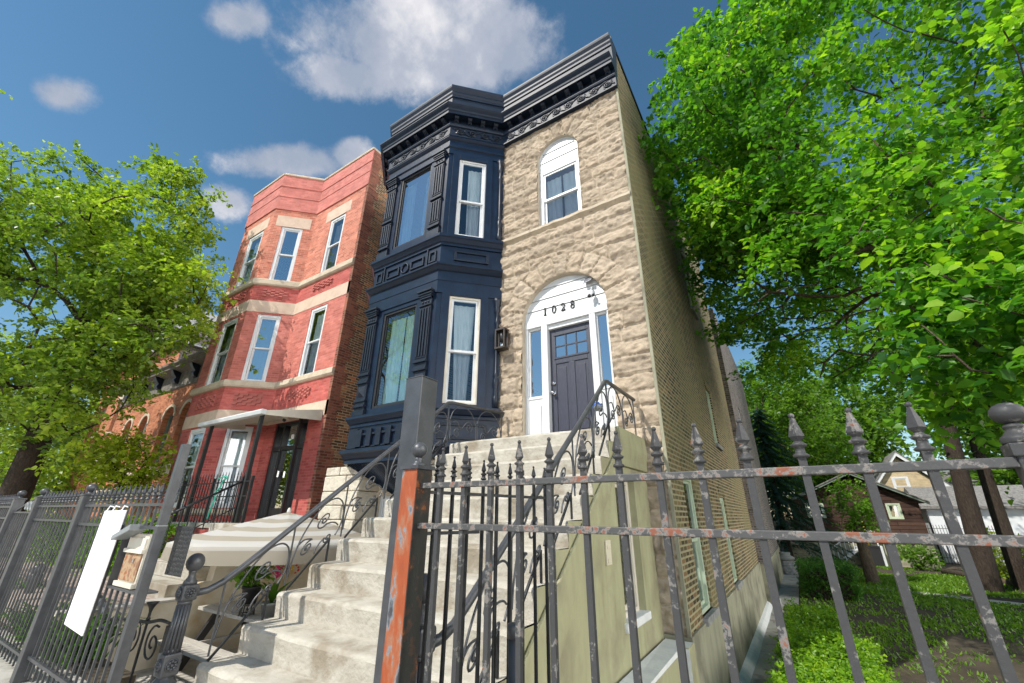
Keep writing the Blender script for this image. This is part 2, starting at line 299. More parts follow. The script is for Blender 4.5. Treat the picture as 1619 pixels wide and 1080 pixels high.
class MB:
    def __init__(s): s.v = []; s.f = []; s.uv = {}; s.sm = set(); s.parts = []
    def add(s, vs, fs, uvs=None, smooth=False):
        b = len(s.v); s.parts.append((b, len(s.f))); s.v += [Vector(x) for x in vs]
        for i, f in enumerate(fs):
            if uvs: s.uv[len(s.f)] = [uvs[j] for j in f]
            if smooth: s.sm.add(len(s.f))
            s.f.append([b+j for j in f])
        return s
    def quad(s, a, b, c, d, uvs=None): return s.add([a, b, c, d], [(0, 1, 2, 3)], uvs)
    def box(s, x0, x1, y0, y1, z0, z1):
        return s.add([(x, y, z) for z in (z0, z1) for y in (y0, y1) for x in (x0, x1)], [(0, 2, 3, 1), (4, 5, 7, 6), (0, 1, 5, 4), (2, 6, 7, 3), (0, 4, 6, 2), (1, 3, 7, 5)])
    def fbox(s, F, u0, u1, d0, d1, z0, z1):
        return s.add([F(u, d, z) for z in (z0, z1) for d in (d1, d0) for u in (u0, u1)], [(0, 2, 3, 1), (4, 5, 7, 6), (0, 1, 5, 4), (2, 6, 7, 3), (0, 4, 6, 2), (1, 3, 7, 5)])
    def fboxuv(s, F, u0, u1, d0, d1, z0, z1):       # box with metre UVs on its faces
        for (a, b, c, d) in (((u0, d1, z0), (u1, d1, z0), (u1, d1, z1), (u0, d1, z1)), ((u0, d1, z1), (u1, d1, z1), (u1, d0, z1), (u0, d0, z1)), ((u0, d0, z0), (u1, d0, z0), (u1, d1, z0), (u0, d1, z0)),
                             ((u1, d1, z0), (u1, d0, z0), (u1, d0, z1), (u1, d1, z1)), ((u0, d0, z0), (u0, d1, z0), (u0, d1, z1), (u0, d0, z1))):
            s.quad(F(*a), F(*b), F(*c), F(*d), [(q[0]-q[1], q[2]) for q in (a, b, c, d)])
        return s
    def prism(s, poly, ext):                        # poly: 3-D loop, ext: vector
        n = len(poly); e = Vector(ext); P = [Vector(p) for p in poly]
        return s.add(P+[p+e for p in P], [tuple(range(n))[::-1], tuple(range(n, 2*n))]+[(i, (i+1) % n, n+(i+1) % n, n+i) for i in range(n)])
    def tube(s, pts, r, n=6, cap=True, flat=None):
        P = [Vector(p) for p in pts]; m = len(P)
        rr = r if isinstance(r, (list, tuple)) else [r]*m
        T = [(P[min(i+1, m-1)]-P[max(i-1, 0)]).normalized() for i in range(m)]
        ref = Vector((0, 0, 1)) if abs(T[0].z) < .9 else Vector((1, 0, 0))
        if flat is not None: ref = Vector(flat)
        x = (ref-T[0]*ref.dot(T[0])).normalized(); vs = []
        for i in range(m):
            x = (x-T[i]*x.dot(T[i])); x = x.normalized() if x.length > 1e-6 else Vector((1, 0, 0)); y = T[i].cross(x)
            for k in range(n):
                a = 2*math.pi*k/n+(math.pi/4 if n == 4 else 0); vs.append(P[i]+x*(math.cos(a)*rr[i])+y*(math.sin(a)*rr[i]))
        fs = [(i*n+k, i*n+(k+1) % n, (i+1)*n+(k+1) % n, (i+1)*n+k) for i in range(m-1) for k in range(n)]
        if cap: fs += [tuple(range(n))[::-1], tuple(range((m-1)*n, m*n))]
        return s.add(vs, fs, smooth=n > 4)
    def lathe(s, c, prof, n=12, smooth=True, sx=1, sy=1):   # prof: (r, z)
        vs = [Vector((c[0]+r*math.cos(2*math.pi*k/n)*sx, c[1]+r*math.sin(2*math.pi*k/n)*sy, c[2]+z)) for r, z in prof for k in range(n)]
        m = len(prof); fs = [(i*n+k, i*n+(k+1) % n, (i+1)*n+(k+1) % n, (i+1)*n+k) for i in range(m-1) for k in range(n)]
        fs += [tuple(range(n))[::-1], tuple(range((m-1)*n, m*n))]
        return s.add(vs, fs, smooth=smooth)
    def ball(s, c, r, n=14, sz=1): return s.lathe(c, [(max(r*math.sin(math.pi*i/9), .0008), -r*sz*math.cos(math.pi*i/9)) for i in range(10)], n)
    def sweep(s, line, prof, closed=False):         # moulding: mitred offset of a plan polyline; prof = (outward, z)
        P = [Vector((p[0], p[1])) for p in line]; n = len(P); off = []
        for i in range(n):
            def nn(a, b): d = (P[b]-P[a]).normalized(); return Vector((d.y, -d.x))
            if i == 0: m = nn(0, 1)
            elif i == n-1: m = nn(n-2, n-1)
            else:
                a, b = nn(i-1, i), nn(i, i+1); m = (a+b); m = m/(1+a.dot(b))
            off.append(m)
        k = len(prof); acc = [0]
        for i in range(1, n): acc.append(acc[-1]+(P[i]-P[i-1]).length)
        for j in range(k-1):
            for i in range(n-1):
                q = [(i, j), (i+1, j), (i+1, j+1), (i, j+1)]
                s.quad(*[Vector((P[a].x+off[a].x*prof[b][0], P[a].y+off[a].y*prof[b][0], prof[b][1])) for a, b in q], uvs=[(acc[a], prof[b][1]) for a, b in q])
        for i in (0, n-1):
            L = [Vector((P[i].x+off[i].x*o, P[i].y+off[i].y*o, z)) for o, z in prof]
            s.add(L, [tuple(range(k)) if i else tuple(range(k))[::-1]])
        return s
    def wall(s, F, u0, u1, z0, z1, holes=(), depth=.12, reveal=True):
        # holes: (ua, ub, za, zb) or (ua, ub, za, zspring, 'arch' rise)
        H = []
        for h in holes: H.append((h[0], h[1], h[2], h[3]+(h[4] if len(h) > 4 else 0), h))
        us = sorted({u0, u1, *[x for h in H for x in h[:2]]}); zs = sorted({z0, z1, *[x for h in H for x in h[2:4]]})
        us = [x for x in us if u0 <= x <= u1]; zs = [x for x in zs if z0 <= x <= z1]
        for i in range(len(us)-1):
            for j in range(len(zs)-1):
                uc, zc = (us[i]+us[i+1])/2, (zs[j]+zs[j+1])/2
                if any(h[0] < uc < h[1] and h[2] < zc < h[3] for h in H): continue
                q = [(us[i], zs[j]), (us[i+1], zs[j]), (us[i+1], zs[j+1]), (us[i], zs[j+1])]
                s.quad(*[F(a, 0, b) for a, b in q], uvs=q)
        for h in H:
            ua, ub, za, zt, o = h; loop = [(ua, za), (ub, za)]
            if len(o) > 4:
                zs_, rise = o[3], o[4]; n = 14; uc = (ua+ub)/2; hw = (ub-ua)/2
                arc = [(uc+hw*math.cos(math.pi*k/n), zs_+rise*math.sin(math.pi*k/n)) for k in range(n+1)]
                for k in range(n):
                    a, b = arc[k], arc[k+1]; q = [b, a, (a[0], zt), (b[0], zt)]
                    s.quad(*[F(x, 0, z) for x, z in q], uvs=q)
                loop += arc
            else: loop += [(ub, zt), (ua, zt)]
            if reveal:
                for k in range(len(loop)):
                    a, b = loop[k], loop[(k+1) % len(loop)]
                    if (Vector(a)-Vector(b)).length < 1e-5: continue
                    hz = abs(a[1]-b[1]) < 1e-6
                    uv = [(a[0], a[1]), (b[0], b[1]), (b[0], b[1]-depth), (a[0], a[1]-depth)] if hz else [(a[0], a[1]), (b[0], b[1]), (b[0]+depth, b[1]), (a[0]+depth, a[1])]
                    s.quad(F(a[0], 0, a[1]), F(b[0], 0, b[1]), F(b[0], -depth, b[1]), F(a[0], -depth, a[1]), uvs=uv)
        return s
    def each(s, name, mat, parent, bevel=0):        # one object per add() call
        for i, (v0, f0) in enumerate(s.parts):
            v1, f1 = s.parts[i+1] if i+1 < len(s.parts) else (len(s.v), len(s.f)); q = MB(); q.v = s.v[v0:v1]; q.f = [[k-v0 for k in f] for f in s.f[f0:f1]]
            q.uv = {k-f0: u for k, u in s.uv.items() if f0 <= k < f1}; q.sm = {k-f0 for k in s.sm if f0 <= k < f1}; q.build(name, mat, parent, bevel=bevel)
    def build(s, name, mat, parent=None, loc=None, bevel=0, fix=False, smooth=None):
        if parent is not None: base = wl(parent)
        elif loc is not None: base = Vector(loc)
        else:
            base = Vector((sum(v.x for v in s.v)/len(s.v), sum(v.y for v in s.v)/len(s.v), min(v.z for v in s.v)))
        me = bpy.data.meshes.new(name); me.from_pydata([tuple(v-base) for v in s.v], [], s.f)
        if s.uv:
            L = me.uv_layers.new(name='UVMap').data
            for i, p in enumerate(me.polygons):
                u = s.uv.get(i)
                if u:
                    for k, li in enumerate(p.loop_indices): L[li].uv = u[k]
        if s.sm:
            for i in s.sm: me.polygons[i].use_smooth = True
        if smooth: me.polygons.foreach_set('use_smooth', [True]*len(me.polygons))
        if fix:
            bm = bmesh.new(); bm.from_mesh(me); bmesh.ops.remove_doubles(bm, verts=bm.verts, dist=.0004); bmesh.ops.recalc_face_normals(bm, faces=bm.faces); bm.to_mesh(me); bm.free()
        me.materials.append(MATS[mat]); o = bpy.data.objects.new(name, me); COL.objects.link(o)
        if parent is not None: o.parent = parent
        else: o.location = base
        if bevel:
            b = o.modifiers.new('Bevel', 'BEVEL'); b.width = bevel; b.segments = 2; b.limit_method = 'ANGLE'; b.angle_limit = R(40)
        return o
def np_mesh(name, V, Fq, mat, parent=None, tone=None, loc=None, smooth=False):
    base = wl(parent) if parent is not None else Vector(loc if loc is not None else (V[:, 0].mean(), V[:, 1].mean(), V[:, 2].min()))
    V = (V-np.array(base)).astype(np.float32); k = Fq.shape[1]
    me = bpy.data.meshes.new(name); me.vertices.add(len(V)); me.vertices.foreach_set('co', V.ravel())
    me.loops.add(Fq.size); me.loops.foreach_set('vertex_index', Fq.ravel().astype(np.int32))
    me.polygons.add(len(Fq)); me.polygons.foreach_set('loop_start', np.arange(0, Fq.size, k, dtype=np.int32)); me.polygons.foreach_set('loop_total', np.full(len(Fq), k, dtype=np.int32))
    if smooth: me.polygons.foreach_set('use_smooth', np.ones(len(Fq), dtype=bool))
    me.update(calc_edges=True)
    if tone is not None:
        a = me.attributes.new('tone', 'FLOAT', 'POINT'); a.data.foreach_set('value', tone.astype(np.float32))
    me.materials.append(MATS[mat]); o = bpy.data.objects.new(name, me); COL.objects.link(o)
    if parent is not None: o.parent = parent
    else: o.location = base
    return o
def smooth_pts(pts, per=6):                        # Catmull-Rom through control points
    P = [Vector(p) for p in pts]; out = []
    for i in range(len(P)-1):
        a, b, c, d = P[max(i-1, 0)], P[i], P[i+1], P[min(i+2, len(P)-1)]
        for k in range(per):
            t = k/per; out.append(.5*((2*b)+(c-a)*t+(2*a-5*b+4*c-d)*t*t+(3*b-a-3*c+d)*t**3))
    return out+[P[-1]]
def spiral(cx, cy, r0, r1, a0, turns, n=26):
    return [(cx+(r0+(r1-r0)*k/n)*math.cos(a0+2*math.pi*turns*k/n), cy+(r0+(r1-r0)*k/n)*math.sin(a0+2*math.pi*turns*k/n)) for k in range(n+1)]
# ---------------------------------------------------------------- smooth value noise for numpy height fields
def vnoise(x, y, seed=0):
    xi = np.floor(x).astype(np.int64); yi = np.floor(y).astype(np.int64); fx = x-xi; fy = y-yi
    fx = fx*fx*(3-2*fx); fy = fy*fy*(3-2*fy)
    def h(a, b):
        n = (a*374761393+b*668265263+seed*982451653) & 0x7fffffff; n = ((n ^ (n >> 13))*1274126177) & 0x7fffffff; return ((n ^ (n >> 16)) & 0xffff)/65535.
    return (h(xi, yi)*(1-fx)+h(xi+1, yi)*fx)*(1-fy)+(h(xi, yi+1)*(1-fx)+h(xi+1, yi+1)*fx)*fy
def fbm(x, y, seed=0, oct=4):
    a, s = .5, 0
    for i in range(oct): s = s+a*vnoise(x, y, seed+i*17); x = x*2.03; y = y*2.03; a *= .5
    return s
# ---------------------------------------------------------------- windows
def window(parent, F, u0, u1, z0, z1, d, fw=.07, sw=.045, frame='white_paint', sash='white_paint', glass='glass', curtain=None, hung=True, arch=0, mid=.5, panel=0):
    """double hung window set at depth d (negative = behind the wall face): window > sash, pane, curtain"""
    m = MB(); fd = .07
    m.fbox(F, u0, u0+fw, d-fd, d+.012, z0, z1); m.fbox(F, u1-fw, u1, d-fd, d+.012, z0, z1)
    m.fbox(F, u0+fw, u1-fw, d-fd, d+.012, z1-fw, z1); m.fbox(F, u0+fw, u1-fw, d-fd, d+.02, z0, z0+fw*.8)
    win = m.build('window', frame, parent, bevel=.004)
    a, b, c, e = u0+fw, u1-fw, z0+fw*.8, z1-fw; zm = c+(e-c)*mid
    def rect(name, uu0, uu1, zz0, zz1, dd, t=.03):
        m = MB(); m.fbox(F, uu0, uu0+sw, dd-t, dd, zz0, zz1); m.fbox(F, uu1-sw, uu1, dd-t, dd, zz0, zz1); m.fbox(F, uu0+sw, uu1-sw, dd-t, dd, zz0, zz0+sw); m.fbox(F, uu0+sw, uu1-sw, dd-t, dd, zz1-sw, zz1)
        m.build(name, sash, win)
        g = MB(); g.quad(F(uu0+sw*.7, dd-t*.5, zz0+sw*.7), F(uu1-sw*.7, dd-t*.5, zz0+sw*.7), F(uu1-sw*.7, dd-t*.5, zz1-sw*.7), F(uu0+sw*.7, dd-t*.5, zz1-sw*.7))
        return g
    if hung:
        rect('sash', a, b, zm-.02, e, d-.012).build('pane', glass, win)
        rect('sash', a, b, c, zm+.02, d-.045).build('pane', 'glass_screen' if glass == 'glass' else glass, win)
    else: rect('sash', a, b, c, e, d-.02).build('pane', glass, win)
    if curtain:
        mat, spans = curtain
        for (s0, s1, gather) in spans:              # hanging pleated cloth between s0 and s1 (fractions of the opening); gather pulls the foot in
            nU, nZ = 40, 10; V = []; 
            for j in range(nZ+1):
                t = j/nZ; z = e-.06-(e-c-.08)*t
                for i in range(nU+1):
                    q = i/nU; cc = (s0+s1)/2; x = cc+(s0+(s1-s0)*q-cc)*(1-gather*t); uu = a+(b-a)*x
                    V.append(F(uu, d-.16+.022*math.sin(q*21+.6*math.sin(3*t)+s0*9)*(.4+.6*t), z))
            fs = [(j*(nU+1)+i, j*(nU+1)+i+1, (j+1)*(nU+1)+i+1, (j+1)*(nU+1)+i) for j in range(nZ) for i in range(nU)]
            MB().add(V, fs, smooth=True).build('curtain', mat, win)
    return win
# ---------------------------------------------------------------- trees
def skeleton(root, tips, lean=.35, rtip=.011, jitter=.12, expo=2.4, seed=1, pre=None):
    """grow limbs from the root polyline to every tip; returns nodes, parents, radii"""
    rnd = random.Random(seed); nodes = [Vector(p) for p in root]; par = [-1]+list(range(len(root)-1))
    order = sorted(tips, key=lambda p: (Vector(p)-nodes[-1]).length)
    start = max(1, len(root)//2)
    dep = [0.]
    for i in range(1, len(nodes)): dep.append(dep[-1]+(nodes[i]-nodes[i-1]).length)
    for t in order:
        t = Vector(t); best, bi = 1e9, 0
        for i in range(start, len(nodes)):
            q = (nodes[i]-t).length; pen = q+.28*dep[i]
            if nodes[i].z > t.z+.6: pen += .7*(nodes[i].z-t.z)
            if pen < best: best, bi = pen, i
        a = nodes[bi]; L = (t-a).length; n = max(2, int(L/.45)); prev = bi
        pd = (a-nodes[par[bi]]).normalized() if par[bi] >= 0 else Vector((0, 0, 1))
        for k in range(1, n+1):
            s = k/n; p = a.lerp(t, s)+pd*(L*.22*s*(1-s)*2)+Vector((0, 0, lean*L*.25*s*(1-s)))
            if k < n: p += Vector((rnd.uniform(-1, 1), rnd.uniform(-1, 1), rnd.uniform(-1, 1)))*jitter*min(L, 1.5)*.45
            nodes.append(p); par.append(prev); dep.append(dep[prev]+(p-nodes[prev]).length); prev = len(nodes)-1
    w = [0.]*len(nodes); kids = [0]*len(nodes)
    for i in range(1, len(nodes)): kids[par[i]] += 1
    for i in range(len(nodes)-1, 0, -1):
        if kids[i] == 0: w[i] = rtip**expo
        w[par[i]] += w[i]*1.004
    return nodes, par, [x**(1/expo) for x in w]
def limbs(name, mat, parent, nodes, par, rad, scale=1., nroot=0, thick=0):
    m = MB(); rad = [max(r, thick*(1.25-.5*i/max(1, nroot-1))) if i < nroot else r for i, r in enumerate(rad)]
    for i in range(1, len(nodes)):
        p = par[i]; r0, r1 = rad[p]*scale, rad[i]*scale; r0 = min(r0, r1*1.6+.004) if par[p] >= 0 else r0
        n = 9 if r1 > .09 else (6 if r1 > .03 else 4)
        m.tube([nodes[p]-(nodes[i]-nodes[p])*.03, nodes[i]+(nodes[i]-nodes[p])*.03], [r0, r1], n, cap=False)
        for k in range(len(m.f)-n, len(m.f)): m.sm.add(k)
    return m.build(name, mat, parent)
def leaf_cloud(cent, rad, n_each, size, seed=3, flat=.75, droop=.3, twigs=7, bias=None):
    """leaves set along little twigs round each centre -> vertices, faces, tone. A leaf is a folded, pointed six-vertex blade."""
    g = np.random.default_rng(seed); cent = np.asarray(cent, float); C = len(cent); M = C*twigs
    rad = np.broadcast_to(np.asarray(rad, float), (C,)); rr = np.repeat(rad, twigs)
    dirs = g.normal(size=(M, 3)); dirs[:, 2] = dirs[:, 2]*flat+.15; dirs /= np.linalg.norm(dirs, axis=1)[:, None]
    start = np.repeat(cent, twigs, 0)+g.normal(size=(M, 3))*rr[:, None]*.28
    per = max(2, n_each//twigs); P = M*per
    t = np.tile((np.arange(per)+.6)/per, M)+g.normal(size=P)*.05
    D = np.repeat(dirs, per, 0); pos = np.repeat(start, per, 0)+D*(t*np.repeat(rr, per))[:, None]; pos[:, 2] -= droop*np.repeat(rr, per)*t*t
    pos += g.normal(size=(P, 3))*(np.repeat(rr, per)*.07)[:, None]
    side = np.cross(D, np.array([0, 0, 1.])); side /= (np.linalg.norm(side, axis=1)[:, None]+1e-6)
    sgn = np.where(np.arange(P) % 2 == 0, 1., -1.)[:, None]
    ax = D*.55+side*sgn*.9+g.normal(size=(P, 3))*.38+np.array([0, 0, -.28]); ax /= np.linalg.norm(ax, axis=1)[:, None]
    up = np.array([0, 0, 1.])+g.normal(size=(P, 3))*.55; up -= ax*(ax*up).sum(1)[:, None]; up /= np.linalg.norm(up, axis=1)[:, None]
    wv = np.cross(up, ax); s = size*g.uniform(.6, 1.25, P)[:, None]
    k = s*.34
    cu = g.uniform(.02, .12, P)[:, None]*s
    V = np.stack([pos, pos+ax*s*.24+wv*k*.92+cu*up, pos+ax*s*.64+wv*k*.78+cu*up*.8, pos+ax*s-up*s*.12, pos+ax*s*.64-wv*k*.78+cu*up*.8, pos+ax*s*.24-wv*k*.92+cu*up, pos+ax*s*.48-up*s*.03], 1)
    b = np.arange(P)[:, None]*7
    Fq = np.concatenate([b+np.array([[0, 6, 2, 1]]), b+np.array([[6, 4, 3, 2]]), b+np.array([[0, 5, 4, 6]])], 0)
    tone = np.clip(np.repeat(g.normal(.46, .16, C), twigs*per)+g.normal(0, .17, P), 0, 1); 
    return V.reshape(-1, 3), Fq, np.repeat(tone, 7)
def crown(name, mat, parent, cent, rad, n_each, size, **k):
    V, Fq, tn = leaf_cloud(cent, rad, n_each, size, **k); return np_mesh(name, V, Fq, mat, parent, tn)
def blob_pts(n, c, r, seed=0, shell=.45, cut=None):
    g = random.Random(seed); out = []
    while len(out) < n:
        v = Vector((g.gauss(0, 1), g.gauss(0, 1), g.gauss(0, 1))).normalized()*(shell+(1-shell)*g.random())**(.7)
        p = Vector((c[0]+v.x*r[0], c[1]+v.y*r[1], c[2]+v.z*r[2]))
        if cut is None or cut(p): out.append(p)
    return out
# ================================================================= THE GREYSTONE HOUSE
ZL = 1.02                                          # porch landing height (all heights are relative to the lens)
house = thing('greystone_house', 'two storey greystone house with black painted metal bay and arched white doorway', 'house', (-4.6, 6.0, -1.46))
# ---- rock-faced stone front as one height field, every block with its own face
def stone_front():
    x0, x1, z0, z1, st = -4.30, -1.36, -1.30, 8.12, .021
    xs = np.linspace(x0, x1, int((x1-x0)/st)+1); zs = np.linspace(z0, z1, int((z1-z0)/st)+1)
    DX, DH, DS, DR = -2.81, .83, 3.30, 1.27         # door arch: centre, half width, springing, outer ring
    WX, WH, WS, WR = -2.77, .475, 7.10, .90
    for v in (DX-DH, DX+DH, WX-WH, WX+WH): xs[np.argmin(abs(xs-v))] = v
    for v in (ZL, 5.38): zs[np.argmin(abs(zs-v))] = v
    X, Z = np.meshgrid(xs, zs); X = X.copy(); Z = Z.copy()
    for cx, cz, r in ((DX, DS, DH), (WX, WS, WH)):
        d = np.hypot(X-cx, Z-cz); k = (abs(d-r) < st*.62) & (Z > cz-st*.3)
        X[k] = cx+(X[k]-cx)*r/d[k]; Z[k] = cz+(Z[k]-cz)*r/d[k]
    rnd = random.Random(5)
    edge = np.full(X.shape, .0); v01 = np.zeros(X.shape); bid = np.zeros(X.shape); pro = np.zeros(X.shape); un = np.zeros(X.shape); hgt = np.full(X.shape, .26)
    z = z0; k = 0
    while z < z1:
        h = rnd.choice((.235, .25, .27, .29, .30)) if k else .29
        if z < 5.23 < z+h+.12: h = 5.23-z if 5.23-z > .15 else h
        x = x0-rnd.uniform(0, .3)
        while x < x1:
            w = rnd.choice((.36, .46, .6, .72, .85, 1.0)); xe = x+w
            if x1-xe < .2: xe = x1+.01
            q = (X >= x) & (X < xe) & (Z >= z) & (Z < z+h)
            e = np.minimum(np.minimum(X-x, xe-X), np.minimum(Z-z, z+h-Z))
            edge[q] = e[q]; v01[q] = ((Z-z)/h)[q]; bid[q] = rnd.random(); pro[q] = rnd.uniform(.0, .022); un[q] = X[q]+k*3.7; hgt[q] = h
            x = xe
        z += h; k += 1
    for cx, cz, ri, ro, n in ((DX, DS, DH, DR, 11), (WX, WS, WH, WR, 9)):
        d = np.hypot(X-cx, Z-cz); a = np.arctan2(Z-cz, X-cx)
        for j in range(n):
            a0, a1 = math.pi*j/n, math.pi*(j+1)/n; roj = ro+rnd.uniform(-.03, .04)
            q = (d >= ri-.02) & (d < roj) & (a >= a0) & (a < a1)
            e = np.minimum(np.minimum((a-a0)*d, (a1-a)*d), np.minimum(d-ri+.03, roj-d))
            edge[q] = e[q]; v01[q] = ((d-ri)/(roj-ri))[q]; bid[q] = rnd.random(); pro[q] = rnd.uniform(.008, .03); un[q] = d[q]*1.3+j*5.1; hgt[q] = .3
    ridge = .20+.42*vnoise(un*5.5, bid*97, 3)+.12*(vnoise(un*17, bid*53, 9)-.5)
    face = np.where(v01 < ridge, np.clip(v01/ridge, 0, 1)**.75, np.clip((1-v01)/(1-ridge), 0, 1)**.62)
    rough = fbm(X*6, Z*11, 4, 5)-.47; wv = fbm(X*4, Z*4, 2)*2.2; chip = np.abs(vnoise(X*7+wv, Z*15+wv, 8)-.5)+.6*np.abs(vnoise(X*15, Z*31+wv, 12)-.5)
    H = .012+pro+np.clip(edge/.03, 0, 1)**.5*(.030+.020*face*np.clip(.45+bid, .5, 1.15)+.075*rough-.062*chip)
    H += .022*(fbm(X*30, Z*34, 21, 3)-.45)*np.clip(edge/.03, 0, 1)
    joint = edge < .012+.006*vnoise(X*8, Z*8, 6); H[joint] = .004
    tone = np.where(joint, 1.0, .12+.72*bid)
    Y = 6.045-H
    cxm = (X[:-1, :-1]+X[1:, 1:])/2; czm = (Z[:-1, :-1]+Z[1:, 1:])/2
    keep = ~((abs(cxm-DX) < DH) & (czm > ZL) & (czm < DS)); keep &= ~((np.hypot(cxm-DX, czm-DS) < DH-.002) & (czm >= DS))
    keep &= ~((abs(cxm-WX) < WH) & (czm > 5.38) & (czm < WS)); keep &= ~((np.hypot(cxm-WX, czm-WS) < WH-.002) & (czm >= WS))
    nx = len(xs); jj, ii = np.nonzero(keep); b = jj*nx+ii
    Fq = np.stack([b, b+1, b+1+nx, b+nx], 1)
    V = np.stack([X.ravel(), Y.ravel(), Z.ravel()], 1)
    o = np_mesh('stone_wall', V, Fq, 'rock_stone', house, tone.ravel(), smooth=False)
    # smooth stone reveals of the two arched openings
    for cx, hw, zs_, zb in ((DX, DH, DS, ZL), (WX, WH, WS, 5.38)):
        L = [(cx-hw, zb), (cx-hw, zs_)]+[(cx-hw*math.cos(math.pi*k/24), zs_+hw*math.sin(math.pi*k/24)) for k in range(1, 24)]+[(cx+hw, zs_), (cx+hw, zb)]
        m = MB()
        for a, c in zip(L[:-1], L[1:]):
            m.quad((a[0], 6.0, a[1]), (c[0], 6.0, c[1]), (c[0], 6.3, c[1]), (a[0], 6.3, a[1]))
        m.build('stone_reveal', 'cut_stone', house)
stone_front()
m = MB(); n = 90                                   # belt course under the upper window, worn rock edge
for i in range(n):
    xa, xb = -4.16+(2.80)*i/n, -4.16+2.80*(i+1)/n
    ya, yb = [.085+.03*(vnoise(np.array([x*9.]), np.array([1.3]), 5)[0]-.5) for x in (xa, xb)]
    P = [(0, 5.215), (.05, 5.24), (1, 5.29), (1, 5.345), (.3, 5.385), (0, 5.385)]
    for (o1, q1), (o2, q2) in zip(P[:-1], P[1:]):
        m.quad((xa, 6.03-ya*o1, q1), (xb, 6.03-yb*o1, q1), (xb, 6.03-yb*o2, q2), (xa, 6.03-ya*o2, q2))
m.build('belt_course', 'cut_stone', house)
# ---- bay walls and mouldings
BL = [(-7.9, 6.0), (-7.0, 5.1), (-5.02, 5.1), (-4.13, 6.0)]; CL = BL+[(-1.335, 6.0)]
FL, FF, FRt = Fr(BL[0], BL[1]), Fr(BL[1], BL[2]), Fr(BL[2], BL[3])
m = MB(); LR = FRt.L
m.wall(FF, 0, FF.L, .9, 8.1, [(.50, 1.46, 1.86, 3.88), (.46, 1.46, 5.53, 7.58)], .10)
m.wall(FRt, 0, LR, .9, 8.1, [(.25, .86, 1.80, 3.93), (.25, .86, 5.37, 7.46)], .10)
m.wall(FL, 0, FL.L, .9, 8.1, [(.4, 1.0, 1.80, 3.93), (.4, 1.0, 5.37, 7.46)], .10)
bay = m.build('bay_wall', 'black_paint', house)
def mould(name, line, prof, mat='black_paint', parent=None): return MB().sweep(line, prof).build(name, mat, parent or house)
mould('bay_sill', BL, [(0, 1.53), (.03, 1.53), (.03, 1.58), (.06, 1.60), (.10, 1.66), (.12, 1.68), (.12, 1.73), (0, 1.75)])
mould('base_cornice', BL, [(-.05, .86), (.03, .86), (.03, .92), (.06, .95), (.10, 1.02), (.14, 1.04), (.14, 1.10), (0, 1.13)])
mould('bay_sill', BL, [(0, 5.07), (.03, 5.07), (.03, 5.12), (.06, 5.14), (.10, 5.21), (.13, 5.23), (.13, 5.29), (0, 5.31)])
mould('bay_cornice', BL, [(0, 4.42), (.025, 4.42), (.025, 4.45), (.06, 4.47), (.11, 4.53), (.14, 4.55), (.14, 4.585), (0, 4.63)])
mould('bay_fascia', BL, [(0, 3.97), (.022, 3.97), (.022, 4.235), (.034, 4.245), (.034, 4.42), (0, 4.42)])
mould('bay_architrave', BL, [(0, 7.58), (.02, 7.58), (.02, 7.74), (.05, 7.76), (.05, 7.79), (.03, 7.80), (.03, 7.96), (.06, 7.98), (.09, 8.02), (.09, 8.05), (0, 8.07)])
# ---- main cornice along bay and stone front
cor = MB().sweep(CL, [(0, 8.05), (.10, 8.05), (.10, 8.085), (.07, 8.10), (.07, 8.345), (.10, 8.355), (.115, 8.39), (.115, 8.43), (.09, 8.44), (.06, 8.44), (.06, 8.60), (.235, 8.60), (.235, 8.565), (.255, 8.565),
    (.255, 8.63), (.275, 8.65), (.285, 8.69), (.33, 8.74), (.355, 8.775), (.355, 8.80), (.10, 8.85), (.10, 9.28), (.125, 9.29), (.125, 9.35), (.15, 9.40), (.15, 9.45), (.19, 9.52), (.20, 9.56), (.20, 9.60), (.0, 9.63), (-.3, 9.62)]).build('cornice', 'cornice_paint', house)
def bracket(F, u):
    m = MB(); w = .048
    prof = [(.06, 8.43), (.085, 8.43), (.12, 8.45), (.115, 8.475), (.135, 8.50), (.185, 8.515), (.215, 8.545), (.215, 8.60), (.06, 8.60)]
    m.prism([F(u-w, d, z) for d, z in prof], F.t*(2*w))
    m.fbox(F, u-w*.45, u+w*.45, .11, .150, 8.455, 8.53)
    m.build('bracket', 'black_trim', cor)
FS = Fr(CL[3], CL[4])
for k in range(7): bracket(FF, .12+k*(FF.L-.24)/6)
for k in range(4): bracket(FRt, .10+k*(LR-.34)/3)
for k in range(4): bracket(FL, .24+k*(LR-.34)/3)
for k in range(9): bracket(FS, .26+k*(FS.L-.40)/8)
